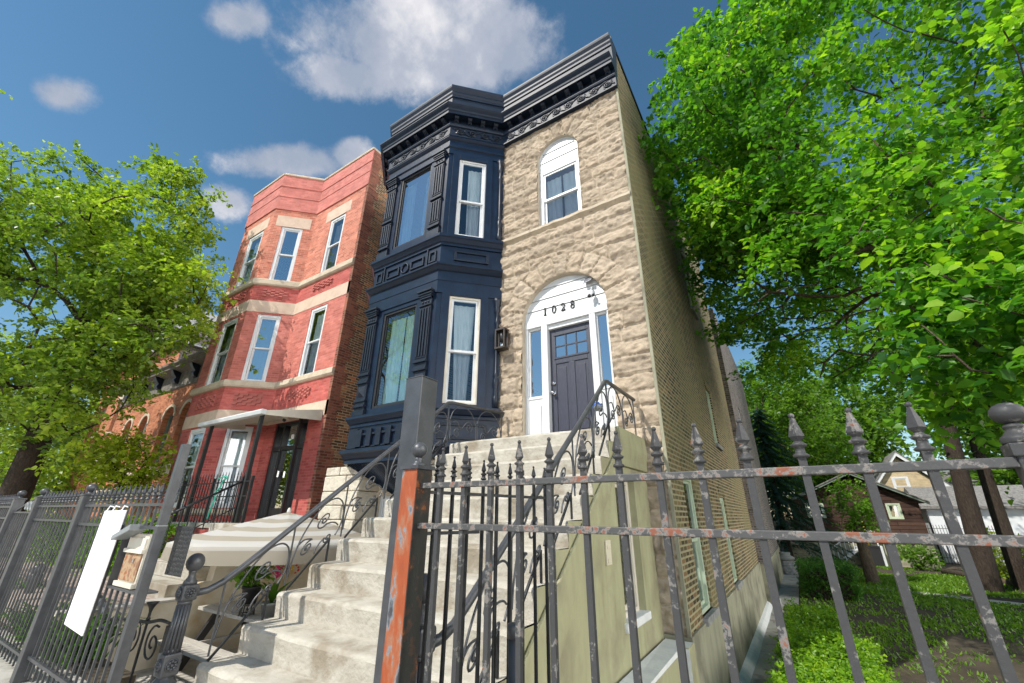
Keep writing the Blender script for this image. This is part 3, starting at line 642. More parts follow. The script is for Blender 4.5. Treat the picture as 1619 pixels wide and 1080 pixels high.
def frieze(F, u0, u1):                              # cast leaf and scroll running ornament
    m = MB(); n = max(1, round((u1-u0)/.30)); w = (u1-u0)/n; zc = 8.222
    for k in range(n):
        c = u0+w*(k+.5); s = 1 if k % 2 else -1
        P = spiral(c, zc, .082, .014, 0, 1.6*s, 22); m.tube([F(a, .082, b) for a, b in P], [.016]*8+[.012]*15, 5)
        P = smooth_pts([(c-w*.5, zc-.055*s, 0), (c-w*.25, zc-.09*s, 0), (c, zc-.088*s, 0), (c+w*.3, zc+.02*s, 0), (c+w*.5, zc+.055*s, 0)], 4); m.tube([F(q.x, .08, q.y) for q in P], .011, 5)
        for a in (.5, 1.7, 2.6, 3.9, 5.2):
            x, y = c+.105*math.cos(a), zc+.082*math.sin(a); dx, dy = .034*math.cos(a+.7*s), .03*math.sin(a+.7*s)
            m.add([F(x-dx, .072, y-dy), F(x-dy*.6, .098, y+dx*.6), F(x+dx, .076, y+dy), F(x+dy*.6, .094, y-dx*.6)], [(0, 1, 2, 3)])
        m.ball(F(c, .085, zc), .018, 8)
    m.build('frieze_ornament', 'black_trim', cor)
frieze(FF, .05, FF.L-.05); frieze(FRt, .06, LR-.05); frieze(FS, .1, FS.L-.03); frieze(FL, .1, LR-.05)
# ---- front pilasters, panels, dentil band
def pilaster(F, u0, u1, zb, zt, split):
    m = MB(); w = u1-u0; uc = (u0+u1)/2
    m.fbox(F, u0+.03, u1-.03, 0, .045, zb, zt-.04)
    for i, (dz, e, d) in enumerate(((.0, .045, .135), (.05, .03, .11), (.09, .015, .09), (.13, .0, .075))): m.fbox(F, u0-e+.03, u1+e-.03, 0, d, zt-dz-.045, zt-dz)
    m.fbox(F, u0+.015, u1-.015, 0, .075, zt-.33, zt-.30)
    for k in range(3): m.ball(F(u0+w*(.28+.22*k), .05, zt-.245), .022, 8)
    def flutes(a, b):
        for k in range(4): c = u0+.065+k*(w-.13)/3; m.fbox(F, c-.018, c+.018, .045, .07, a, b)
        m.fbox(F, u0+.03, u1-.03, .044, .058, a-.03, a); m.fbox(F, u0+.03, u1-.03, .044, .058, b, b+.03)
    def ring(z, d=.085): m.fbox(F, u0+.01, u1-.01, 0, d, z, z+.035); m.fbox(F, u0+.02, u1-.02, 0, d-.02, z+.035, z+.07)
    if split == 1:
        flutes(zb+.92, zt-.39); ring(zb+.80); ring(zb+.64); ring(zb+.16); ring(zb+.27, .075)
        c = F(uc, .105, zb+.47); q = [F(uc-.10, .045, zb+.36), F(uc+.10, .045, zb+.36), F(uc+.10, .045, zb+.59), F(uc-.10, .045, zb+.59)]
        m.add(q+[c], [(0, 1, 4), (1, 2, 4), (2, 3, 4), (3, 0, 4)])
        m.fbox(F, u0+.0, u1-.0, 0, .07, zb, zb+.11)
    else: flutes(zb+1.17, zt-.39); ring(zb+1.02); flutes(zb+.42, zb+.95); ring(zb+.27); m.fbox(F, u0+.0, u1-.0, 0, .07, zb, zb+.2)
    m.build('pilaster', 'black_trim', house, bevel=.004)
for (a, b) in ((.03, .37), (FF.L-.40, FF.L-.06)):
    pilaster(FF, a, b, 1.75, 4.04, 1); pilaster(FF, a, b, 5.31, 7.66, 2)
m = MB()
def frame_(F, u0, u1, z0, z1, w=.035, d=.035):
    m.fbox(F, u0, u1, 0, d, z0, z0+w); m.fbox(F, u0, u1, 0, d, z1-w, z1); m.fbox(F, u0, u0+w, 0, d, z0+w, z1-w); m.fbox(F, u1-w, u1, 0, d, z0+w, z1-w)
for F, L in ((FF, 1),):
    for a, b in ((.10, .29), (1.69, 1.88)): frame_(F, a, b, 4.71, 4.97)
    for a, b in ((.44, .82), (1.16, 1.54)): frame_(F, a, b, 4.73, 4.95)
    m.tube([F(.99+.10*math.cos(a*math.pi/10), .02, 4.84+.115*math.sin(a*math.pi/10)) for a in range(21)], .022, 6, cap=False)
    m.fbox(F, .33, .36, 0, .03, 4.64, 5.07); m.fbox(F, 1.62, 1.65, 0, .03, 4.64, 5.07)
frame_(FRt, .28, .98, 4.74, 4.98, .045, .03); frame_(FL, .28, .98, 4.74, 4.98, .045, .03)
m.each('bay_panel', 'black_trim', house, bevel=.003)
m = MB()
for k in range(6):
    c = .34+k*.262; m.fbox(FF, c-.065, c+.065, 0, .055, 1.15, 1.47)
    if k < 5: m.fbox(FF, c+.065, c+.197, 0, .035, 1.36, 1.40); m.fbox(FF, c+.065, c+.197, 0, .03, 1.14, 1.165)
m.fbox(FF, .02, .27, 0, .05, 1.13, 1.5); m.fbox(FF, 1.72, FF.L-.02, 0, .05, 1.13, 1.5)
frame_(FRt, .2, 1.05, 1.18, 1.45, .04, .03)
m.each('dentil_block', 'black_trim', house, bevel=.003)
m = MB()                                           # flat casing boards of the angled bay windows
for F in (FRt, FL):
    for za, zb in ((1.75, 3.97), (5.31, 7.58)):
        for a, b in ((.10, .245), (.865, 1.0)): m.fbox(F, a, b, 0, .028, za, zb)
    for za, zb in ((3.93, 3.97), (7.46, 7.58)): m.fbox(F, .245, .865, 0, .028, za, zb)
m.each('window_casing', 'black_paint', house, bevel=.003)
for zb, zt in ((1.75, 3.95), (5.31, 7.58)):         # turned corner strips against the stone and at the front arris
    m = MB(); h = zt-zb; u = LR-.075
    p = FRt(u, .03, zb)
    m.lathe((p.x, p.y, zb), [(.05, 0), (.05, .2), (.035, .23), (.05, .27), (.03, .33), (.05, .42), (.055, .5), (.03, .58), (.048, .62), (.03, .66), (.03, h-.55), (.045, h-.5), (.03, h-.46), (.03, h-.32), (.055, h-.26), (.04, h-.2), (.07, h-.06), (.075, h)], 10)
    m.build('corner_strip', 'black_trim', house)
# ---- bay windows
CT = ('fabric_teal', [(.0, .46, .25), (.50, 1.0, .05)])
window(house, FF, .50, 1.46, 1.86, 3.88, -.03, .05, .03, 'plastic_black', 'plastic_black', 'glass', ('fabric_teal', [(.04, .52, .06), (.54, .99, -.03)]), hung=False)
window(house, FF, .46, 1.46, 5.53, 7.58, -.03, .05, .03, 'plastic_black', 'plastic_black', 'glass_mirror', ('fabric_white', [(.0, .34, .0), (.7, 1., .0)]), hung=False)
window(house, FRt, .25, .86, 1.80, 3.93, -.02, .045, .045, 'cream_paint', 'white_paint', 'glass', ('fabric_white', [(.12, .92, .45)]), mid=.47)
window(house, FRt, .25, .86, 5.37, 7.46, -.02, .045, .045, 'white_paint', 'white_paint', 'glass', ('fabric_white', [(.35, 1.0, .1)]), mid=.45)
for za, zb in ((1.80, 3.93), (5.37, 7.46)): window(house, FL, .4, 1.0, za, zb, -.02, .045, .045)
# ---- upper arched window with white boarded head
F0 = Fr((-4.3, 6.0), (-1.36, 6.0)); ux = lambda x: x+4.3
window(house, F0, ux(-3.245), ux(-2.295), 5.385, 6.86, -.10, .085, .045, curtain=('fabric_white', [(.0, .45, .0), (.5, 1., .0)]), mid=.47)
def arch_panel(name, cx, hw, z0, zs, d, boards):
    m = MB(); zt = zs+hw; n = 24; h = (zt-z0)/boards
    for k in range(boards):
        a, b = z0+k*h, min(z0+(k+1)*h-.006, zt-.004)
        def half(z): return hw if z <= zs else math.sqrt(max(hw*hw-(z-zs)**2, 1e-6))
        rows = [a+(b-a)*j/6 for j in range(7)]
        for p, q in zip(rows[:-1], rows[1:]):
            dd = [d+.018*(1-(r-a)/(b-a)) for r in (p, q)]
            m.quad(F0(ux(cx-half(p)), dd[0], p), F0(ux(cx+half(p)), dd[0], p), F0(ux(cx+half(q)), dd[1], q), F0(ux(cx-half(q)), dd[1], q))
        m.quad(F0(ux(cx-half(a)), d+.018, a), F0(ux(cx+half(a)), d+.018, a), F0(ux(cx+half(a)), d-.02, a), F0(ux(cx-half(a)), d-.02, a))
    L = [(cx-hw*math.cos(math.pi*k/n), zs+hw*math.sin(math.pi*k/n)) for k in range(n+1)]; L = [(cx-hw, z0)]*(z0 < zs)+L+[(cx+hw, z0)]*(z0 < zs); t = .03
    for a, b in zip(L[:-1], L[1:]):
        ca, cb = [(cx+(q[0]-cx)*(1-t/hw), q[1]-(t if q[1] > zs+.01 else 0)*max(0, (q[1]-zs)/hw)) for q in (a, b)]
        m.quad(F0(ux(a[0]), d+.03, a[1]), F0(ux(b[0]), d+.03, b[1]), F0(ux(cb[0]), d+.03, cb[1]), F0(ux(ca[0]), d+.03, ca[1]))
        m.quad(F0(ux(ca[0]), d+.03, ca[1]), F0(ux(cb[0]), d+.03, cb[1]), F0(ux(cb[0]), d-.02, cb[1]), F0(ux(ca[0]), d-.02, ca[1]))
    m.quad(F0(ux(cx-hw), d-.03, z0), F0(ux(cx+hw), d-.03, z0), F0(ux(cx+hw), d-.03, zt), F0(ux(cx-hw), d-.03, zt))
    return m.build(name, 'white_paint', house)
arch_panel('arched_panel', -2.77, .475, 6.86, 7.10, -.10, 3)
trans = arch_panel('arched_transom', -2.81, .83, 3.36, 3.36, -.125, 4)
# ---- doorway: white frame, dark door with six small panes, two sidelights
Fd = Fr((-3.64, 6.125), (-1.98, 6.125))
m = MB(); W = Fd.L
m.fbox(Fd, 0, W, -.12, .03, 3.22, 3.36); m.fbox(Fd, 0, .055, -.12, .02, ZL, 3.22); m.fbox(Fd, W-.055, W, -.12, .02, ZL, 3.22)
m.fbox(Fd, .345, .465, -.14, .025, ZL, 3.22); m.fbox(Fd, W-.375, W-.265, -.14, .025, ZL, 3.22); m.fbox(Fd, .465, W-.375, -.14, -.02, 3.135, 3.22)
m.fbox(Fd, .055, .345, -.10, -.005, ZL, 1.86); m.fbox(Fd, W-.265, W-.055, -.10, -.005, ZL, 1.86)
for a, b in ((.095, .305), (W-.235, W-.085)): m.fbox(Fd, a, b, -.005, .012, ZL+.12, 1.74)
m.fbox(Fd, .055, .345, -.09, .008, 1.86, 1.91); m.fbox(Fd, W-.265, W-.055, -.09, .008, 1.86, 1.91)
for a, b in ((.055, .085), (.315, .345), (W-.265, W-.240), (W-.080, W-.055)): m.fbox(Fd, a, b, -.09, -.02, 1.91, 3.22)
m.fbox(Fd, .085, .315, -.09, -.02, 3.18, 3.22); m.fbox(Fd, W-.24, W-.08, -.09, -.02, 3.18, 3.22)
m.build('door_frame', 'white_paint', house, bevel=.004)
for a, b in ((.085, .315), (W-.24, W-.08)):
    sl_ = MB().quad(Fd(a, -.05, 1.91), Fd(b, -.05, 1.91), Fd(b, -.05, 3.18), Fd(a, -.05, 3.18)).build('sidelight', 'glass_mirror', house)
a, b = .465, W-.375; dw = b-a
m = MB(); zt = 3.135; dd = -.075
zg0, zg1 = zt-.13-.42, zt-.13
m.fbox(Fd, a, a+.11, dd-.045, dd, ZL, zt); m.fbox(Fd, b-.11, b, dd-.045, dd, ZL, zt)
m.fbox(Fd, a+.11, b-.11, dd-.045, dd, zg1, zt); m.fbox(Fd, a+.11, b-.11, dd-.045, dd, zg0-.12, zg0); m.fbox(Fd, a+.11, b-.11, dd-.045, dd, ZL, ZL+.2)
uc = (a+b)/2; m.fbox(Fd, uc-.055, uc+.055, dd-.045, dd, ZL+.2, zg0-.12); m.fbox(Fd, a+.11, b-.11, dd-.045, dd-.014, ZL+.2, zg0-.12)
for p, q in ((a+.11, uc-.055), (uc+.055, b-.11)): m.fbox(Fd, p+.05, q-.05, dd-.014, dd-.003, ZL+.27, zg0-.19)
door = m.build('door', 'door_paint', house, bevel=.005)
g = MB(); ga, gb = a+.11, b-.11
g.quad(Fd(ga, dd-.02, zg0), Fd(gb, dd-.02, zg0), Fd(gb, dd-.02, zg1), Fd(ga, dd-.02, zg1)); g.build('door_glass', 'glass_mirror', door)
g = MB()
for k in range(1, 3): x = ga+(gb-ga)*k/3; g.fbox(Fd, x-.011, x+.011, dd-.03, dd-.004, zg0, zg1)
g.fbox(Fd, ga, gb, dd-.03, dd-.006, (zg0+zg1)/2-.011, (zg0+zg1)/2+.011); g.fbox(Fd, ga-.03, gb+.03, dd, dd+.012, zg0-.03, zg0); g.fbox(Fd, ga-.03, gb+.03, dd, dd+.010, zg1, zg1+.025)
g.build('muntin', 'door_paint', door)
for z in (1.94, 2.12):
    g = MB(); c = Fd(a+.06, dd, z); g.tube([c, c+Fd.n*.02], .034, 14); 
    if z < 2: g.tube([c+Fd.n*.02, c+Fd.n*.045], .014, 8); g.ball(c+Fd.n*.065, .030, 12)
    else: g.tube([c+Fd.n*.02, c+Fd.n*.032], .022, 12)
    g.build('door_knob' if z < 2 else 'deadbolt', 'chrome', door)
# ---- house number 1028: slab serif numerals on the transom
def numeral(ch, u, z, h):
    w = h*.56; S = lambda x, y: F0(u+x*w, -.103, z+y*h); m = MB(); r = h*.075
    def st(pts, rr=r): m.tube([S(*q) for q in pts], rr, 6)
    if ch == '1': st([(.5, 0), (.5, 1)], r*1.25); st([(.2, 0), (.8, 0)]); st([(.5, 1), (.24, .84)])
    if ch == '0': st([(.5+.42*math.cos(k*math.pi/10), .5+.5*math.sin(k*math.pi/10)) for k in range(21)], r*1.1)
    if ch == '2': st(smooth_pts([(.08, .72, 0), (.16, .93, 0), (.5, 1.0, 0), (.84, .86, 0), (.82, .62, 0), (.5, .34, 0), (.1, .03, 0)], 5) and [(q.x, q.y) for q in smooth_pts([(.08, .72, 0), (.16, .93, 0), (.5, 1.0, 0), (.84, .86, 0), (.82, .62, 0), (.5, .34, 0), (.1, .03, 0)], 5)]); st([(.06, .01), (.9, .01)], r*1.2); st([(.9, .01), (.92, .2)])
    if ch == '8': st([(.5+.33*math.cos(k*math.pi/10), .755+.245*math.sin(k*math.pi/10)) for k in range(21)]); st([(.5+.41*math.cos(k*math.pi/10), .255+.255*math.sin(k*math.pi/10)) for k in range(21)])
    m.build('house_number', 'plastic_black', house)
for k, ch in enumerate('1028'): numeral(ch, ux(-3.245)+k*.185, 3.425, .145)
# ---- side wall (brick), foundation, roof, rear, left wall
SX = -1.362; FSd = Fr((SX, 6.02), (SX, 16.5))
HS = [(.88, 1.73, -1.25, .60), (4.4, 5.2, -1.25, .40), (5.3, 6.1, 1.66, 3.10), (5.3, 6.1, 5.42, 7.2), (.88, 1.73, 2.2, 4.0)][:4]
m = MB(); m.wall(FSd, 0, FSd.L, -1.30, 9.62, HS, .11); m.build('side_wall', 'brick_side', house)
m = MB(); m.fboxuv(FSd, -.04, .0, -.02, .022, -1.3, 9.72); m.build('corner_strip', 'grey_stucco', house)
m = MB(); m.fbox(FSd, .0, FSd.L, -.3, .03, 9.62, 9.70); m.build('parapet_coping', 'black_trim', house)
for a, b, za, zb in HS:
    window(house, FSd, a, b, za, zb, -.05, .07, .045, 'sage_trim', 'sage_trim')
    m = MB(); m.fbox(FSd, a-.04, b+.04, -.05, .07, za-.09, za); m.build('window_sill', 'slate_grey', house, bevel=.006)
    m = MB(); n = 11
    for k in range(n):
        c = a-.02+(b-a+.04)*(k+.5)/n; rise = .05*math.sin(math.pi*(k+.5)/n); m.fboxuv(FSd, c-.035, c+.035, -.02, .012, zb+rise, zb+.2+rise)
    m.build('window_arch', 'brick_side', house)
m = MB(); m.fbox(FSd, -.03, FSd.L, -.4, .035, -2.75, -1.30); m.build('foundation', 'grey_stucco', house, bevel=.01)
m = MB()                                            # worn whitewashed kerb along the wall foot
n = 60; prev = None
for i in range(n+1):
    y = 6.1+10.3*i/n; q = .17+.03*(vnoise(np.array([y*1.7]), np.array([.5]), 3)[0]-.5); cur = [(SX+.035, y, -2.33), (SX+q*.6, y, -2.36), (SX+q, y, -2.45), (SX+q+.01, y, -2.6)]
    if prev:
        for a in range(3): m.quad(prev[a], cur[a], cur[a+1], prev[a+1])
    prev = cur
m.build('foundation_kerb', 'white_wash', house)
FA = Fr((SX+.16, 16.5), (SX+.16, 27)); m = MB(); m.wall(FA, 0, FA.L, -2.6, 7.6, [(2.5, 3.3, -.8, .9), (2.5, 3.3, 2.6, 4.2)], .1)
m.quad((SX+.16, 16.5, -2.6), (SX+.16, 16.5, 7.6), (SX-.3, 16.5, 7.6), (SX-.3, 16.5, -2.6), [(0, 0), (0, 10), (.5, 10), (.5, 0)]); m.build('rear_wing', 'brick_grey', house)
for za, zb in ((-.8, .9), (2.6, 4.2)): window(house, FA, 2.5, 3.3, za, zb, -.05, .07)
m = MB(); m.fbox(FA, -.02, FA.L, -.2, .05, -2.75, -1.35); m.build('foundation', 'grey_stucco', house, bevel=.01)
m = MB(); m.fbox(FA, .0, .5, .05, .2, -2.5, -2.3); m.build('foundation_kerb', 'white_wash', house, bevel=.02)
m = MB(); m.box(-7.9, SX-.02, 26.9, 27, -2.6, 7.6); m.quad((-7.9, 27, -2.6), (-7.9, 6, -2.6), (-7.9, 6, 9.6), (-7.9, 27, 9.6), [(0, 0), (21, 0), (21, 12), (0, 12)]); m.build('party_wall', 'brick_common', house)
m = MB(); m.box(-7.88, SX-.02, 6.1, 16.4, 9.35, 9.45); m.box(-7.88, SX, 16.4, 27, 7.5, 7.6); m.add([(-7.9, 6.1, 9.44), (-7.0, 5.15, 9.44), (-5.02, 5.15, 9.44), (-4.13, 6.1, 9.44)], [(0, 1, 2, 3)]); m.build('roof', 'dark_sheet', house)
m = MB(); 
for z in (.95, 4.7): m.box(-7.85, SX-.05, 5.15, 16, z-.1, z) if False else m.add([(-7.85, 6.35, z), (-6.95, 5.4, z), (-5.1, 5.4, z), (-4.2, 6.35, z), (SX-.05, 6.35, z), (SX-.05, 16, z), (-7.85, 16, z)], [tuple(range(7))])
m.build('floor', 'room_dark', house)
# ---- basement front under the bay: stone pier, recessed window, fluted fan corbel
rnd = random.Random(3)
for (x0, x1, y0) in ((-7.86, -6.78, 5.30), (-5.05, -4.3, 5.30)):
    m = MB(); z = -2.5; k = 0
    while z < .86:
        h = min(rnd.choice((.25, .29, .33)), .86-z); cut = [x0, x0+(x1-x0)*(.4 if k % 2 else .62), x1]
        for a, b in zip(cut[:-1], cut[1:]): m.box(a+.005, b-.005, y0+rnd.uniform(-.02, .015), 6.2, z+.005, z+h-.005)
        z += h; k += 1
    m.build('basement_pier', 'base_stone', house, bevel=.02)
FB = Fr((-6.9, 5.78), (-4.9, 5.78)); m = MB(); m.wall(FB, 0, 2.0, -2.5, .95, [(.14, .95, -1.2, .32)], .12); m.build('basement_wall', 'cut_stone', house)
window(house, FB, .14, .95, -1.2, .32, -.06, .09, .05)
m = MB(); ap = Vector((-5.78, 5.72, .12)); rim = [Vector((-7.02+1.98*k/28, 5.10, .88)) for k in range(29)]
for k in range(28):
    mid = (rim[k]+rim[k+1])/2+Vector((0, .035, -.012)); m.add([rim[k], mid, rim[k+1], ap], [(0, 1, 3), (1, 2, 3)])
m.build('fan_corbel', 'black_trim', house)
# ================================================================= GROUND
def sheet(name, x0, x1, y0, y1, z, mat, uv=False):
    m = MB(); m.quad((x0, y0, z), (x1, y0, z), (x1, y1, z), (x0, y1, z), [(x0, y0), (x1, y0), (x1, y1), (x0, y1)]); return struct(m.build(name, mat))
sheet('ground', -500, 500, 1.9, 900, -2.62, 'lawn_soil')
sheet('far_ground', -500, 500, -500, 1.9, -2.63, 'asphalt')
m = MB(); m.box(-60, 60, -3.2, 1.9, -2.6, -1.46); struct(m.build('sidewalk', 'walk_concrete'))
m = MB(); m.box(-60, 60, -14, -3.25, -2.6, -1.6); struct(m.build('street', 'asphalt'))
# ================================================================= FRONT STEPS
XL, XR = -4.28, -1.66
NOSE = [(1.76, -1.31), (2.045, -1.10), (2.33, -.885), (2.60, -.672), (2.885, -.458), (3.17, -.24), (3.46, -.03), (3.76, .185), (4.05, .40), (4.33, .605), (4.60, .81), (4.90, ZL)]
steps = thing('front_steps', 'worn concrete front steps with olive stucco side wall rising to the white doorway', 'steps', (-3, 3.5, -1.46))
def worn_steps():
    nx = 44; prof = []                              # profile rows (y, z, wear)
    prof.append((NOSE[0][0], -2.3, 0))
    for i, (y, z) in enumerate(NOSE):
        prof += [(y+.012, z-.15, .1), (y+.006, z-.06, .4), (y, z-.028, 1), (y+.012, z-.008, 1), (y+.035, z, .8), (y+.12, z-.003, .3)]
        if i < len(NOSE)-1: prof.append((NOSE[i+1][0]+.018, z-.0, .1))
    prof.append((6.0, ZL, 0))
    xs = np.linspace(XL, XR, nx+1); V = []; 
    for (y, z, wr) in prof:
        for x in xs:
            a = vnoise(np.array([x*2.3]), np.array([y*3.1+z]), 2)[0]-.5; b = vnoise(np.array([x*9.]), np.array([y*9.]), 5)[0]-.5; e = min(x-XL, XR-x); ed = max(0, 1-e/.10)
            V.append((x, y+.011*a+.010*b*wr+ed*wr*.010*(b+.6), z-wr*(.016*abs(a)+.008*abs(b))-ed*wr*.012*(b+.7)+.006*a))
    Fq = [(j*(nx+1)+i, j*(nx+1)+i+1, (j+1)*(nx+1)+i+1, (j+1)*(nx+1)+i) for j in range(len(prof)-1) for i in range(nx)]
    m = MB(); m.add(V, Fq, smooth=True); o = m.build('step_treads', 'concrete', steps)
    o.data.set_sharp_from_angle(angle=R(38))
worn_steps()
def side_poly():
    L = [(1.76, -2.6)]
    for i, (y, z) in enumerate(NOSE):
        if i: L.append((y+.016, NOSE[i-1][1]-.006))
        L += [(y+.016, z-.012)]
    return L+[(6.02, ZL-.008), (6.02, -2.6)]
# right wall with a basement window, left wall
SP = side_poly(); FW = Fr((XR+.0, 0), (XR, 10)); m = MB()
cols = sorted({p[0] for p in SP}|{4.72, 5.42}); bot = -2.6
def topz(y):
    z = -9
    for (q, zz) in NOSE:
        if y >= q+.015: z = zz-.012
    return z
for a, b in zip(cols[:-1], cols[1:]):
    t = topz((a+b)/2); segs = [(bot, t)]
    if 4.72-1e-6 <= a and b <= 5.42+1e-6: segs = [(bot, -.98), (.42, t)]
    for p, q in segs: m.quad(FW(a, .0, p), FW(b, .0, p), FW(b, .0, q), FW(a, .0, q), [(a, p), (b, p), (b, q), (a, q)])
for (a, z), (b, z2) in zip(((4.72, -.98), (5.42, -.98), (5.42, .42), (4.72, .42)), ((5.42, -.98), (5.42, .42), (4.72, .42), (4.72, -.98))):
    m.quad(FW(a, 0, z), FW(b, 0, z2), FW(b, -.16, z2), FW(a, -.16, z))
m.build('side_wall', 'olive_stucco', steps)
m = MB(); m.prism([(XR+.002, 1.76, -2.55), (XR+.002, 3.55, -.55), (XR+.002, 4.86, .55), (XR+.002, 6.0, .55), (XR+.002, 6.0, ZL-.02), (XR+.002, 4.93, ZL-.02), (XR+.002, 4.93, .80), (XR+.002, 4.1, .20), (XR+.002, 3.0, -.62), (XR+.002, 1.9, -1.44)], (.032, 0, 0)); m.build('stringer_band', 'olive_stucco', steps, bevel=.015)
m = MB(); pts = [(XR-.02, 4.925, ZL+.004), (XR+.04, 4.925, ZL+.004)]
m.prism([(XR+.0, 4.93, ZL-.005), (XR+.045, 4.93, ZL-.012), (XR+.055, 4.93, .78), (XR+.03, 4.93, .62), (XR+.0, 4.93, .55)], (0, 1.07, 0)); m.build('landing_edge', 'olive_stucco', steps, bevel=.012)
m = MB(); 
for a, b in zip(cols[:-1], cols[1:]): t = topz((a+b)/2); m.quad((XL, a, bot), (XL, b, bot), (XL, b, t), (XL, a, t))
m.build('left_wall', 'concrete', steps)
window(steps, FW, 4.72, 5.42, -.98, .42, -.09, .06, .045, 'cream_paint', 'cream_paint', hung=False)
m = MB(); m.fbox(FW, 4.66, 5.46, -.2, .04, -1.06, -.978); m.build('window_sill', 'white_wash', steps, bevel=.012)
m = MB(); m.fbox(FW, 4.27, 4.40, 0, .02, -.44, -.22); m.fbox(FW, 4.29, 4.38, .02, .028, -.42, -.38); m.fbox(FW, 4.29, 4.38, .02, .028, -.30, -.26); m.build('vent_plate', 'plastic_ivory', steps, bevel=.004)
m = MB(); m.prism([(XR+.002, 2.6, -2.6), (XR+.25, 2.6, -2.6), (XR+.25, 2.6, -1.40), (XR+.002, 2.6, -1.37)], (0, 3.4, 0)); m.box(XR+.25, SX+.04, 5.72, 6.02, -2.6, -1.345); 
led = m.build('areaway_wall', 'olive_stucco', steps, bevel=.01)
m = MB(); m.add([(XR+.034, 2.6, -1.362), (XR+.255, 2.6, -1.392), (XR+.255, 5.70, -1.392), (XR+.255, 5.70, -1.338), (SX+.045, 5.70, -1.338), (SX+.045, 5.93, -1.332), (XR+.034, 5.93, -1.332)], [tuple(range(7))]); m.quad((SX-.03, 5.713, -2.5), (SX+.043, 5.713, -2.5), (SX+.043, 5.713, -1.35), (SX-.03, 5.713, -1.35)); m.build('areaway_coping', 'white_wash', steps)
# ================================================================= STAIR RAILINGS
def newel(x, y, zb, label):
    t = thing('newel_post', label, 'newel post', (x, y, zb), 'cast iron newel posts at the foot of the steps')
    m = MB(); m.lathe((x, y, zb), [(.10, 0), (.10, .10), (.085, .13), (.095, .16), (.07, .19), (.062, .21), (.085, .25), (.098, .30), (.09, .35), (.06, .385), (.05, .40)], 8, False); m.build('base', 'grey_iron', t)
    m = MB(); m.box(x-.062, x+.062, y-.062, y+.062, zb+.40, zb+.545); m.build('rosette_block', 'grey_iron', t, bevel=.012)
    m = MB()
    for k in range(12):
        a = 2*math.pi*k/12; m.tube([(x+.046*math.cos(a), y+.046*math.sin(a), zb+.545), (x+.040*math.cos(a), y+.040*math.sin(a), zb+.86)], .012, 6)
    m.lathe((x, y, zb), [(.052, .545), (.055, .565), (.046, .575), (.038, .86), (.05, .865), (.05, .885)], 12); m.build('shaft', 'grey_iron', t)
    m = MB(); m.box(x-.058, x+.058, y-.058, y+.058, zb+.885, zb+1.00); m.build('rosette_block', 'grey_iron', t, bevel=.016)
    for zc, rr in ((zb+.472, .04), (zb+.943, .036)):
        m = MB()
        for n in ((0, -1), (1, 0), (-1, 0), (0, 1)):
            c = Vector((x+n[0]*.064, y+n[1]*.064, zc)); e = Vector((-n[1], n[0], 0))
            for k in range(8): a = 2*math.pi*k/8; m.ball(c+e*(rr*.62*math.cos(a))+Vector((0, 0, rr*.62*math.sin(a))), rr*.30, 6)
            m.ball(c, rr*.34, 7)
            m.tube([c+e*(rr*math.cos(k*math.pi/8))+Vector((0, 0, rr*math.sin(k*math.pi/8))) for k in range(17)], .005, 5, cap=False)
        m.build('rosette', 'grey_iron', t)
    m = MB(); m.lathe((x, y, zb), [(.05, 1.0), (.048, 1.02), (.03, 1.045), (.024, 1.07), (.03, 1.085), (.03, 1.10)], 12); m.build('neck', 'grey_iron', t)
    m = MB(); m.ball((x, y, zb+1.155), .066, 18, 1.05); m.build('ball', 'grey_iron', t)
    return t
newel(XL+.02, 1.83, -1.53, 'ball topped cast iron newel at the left foot of the steps beside the scrolled gate')
newel(XR-.01, 1.79, -1.50, 'cast iron newel post with ball top behind the orange rusted gate post')
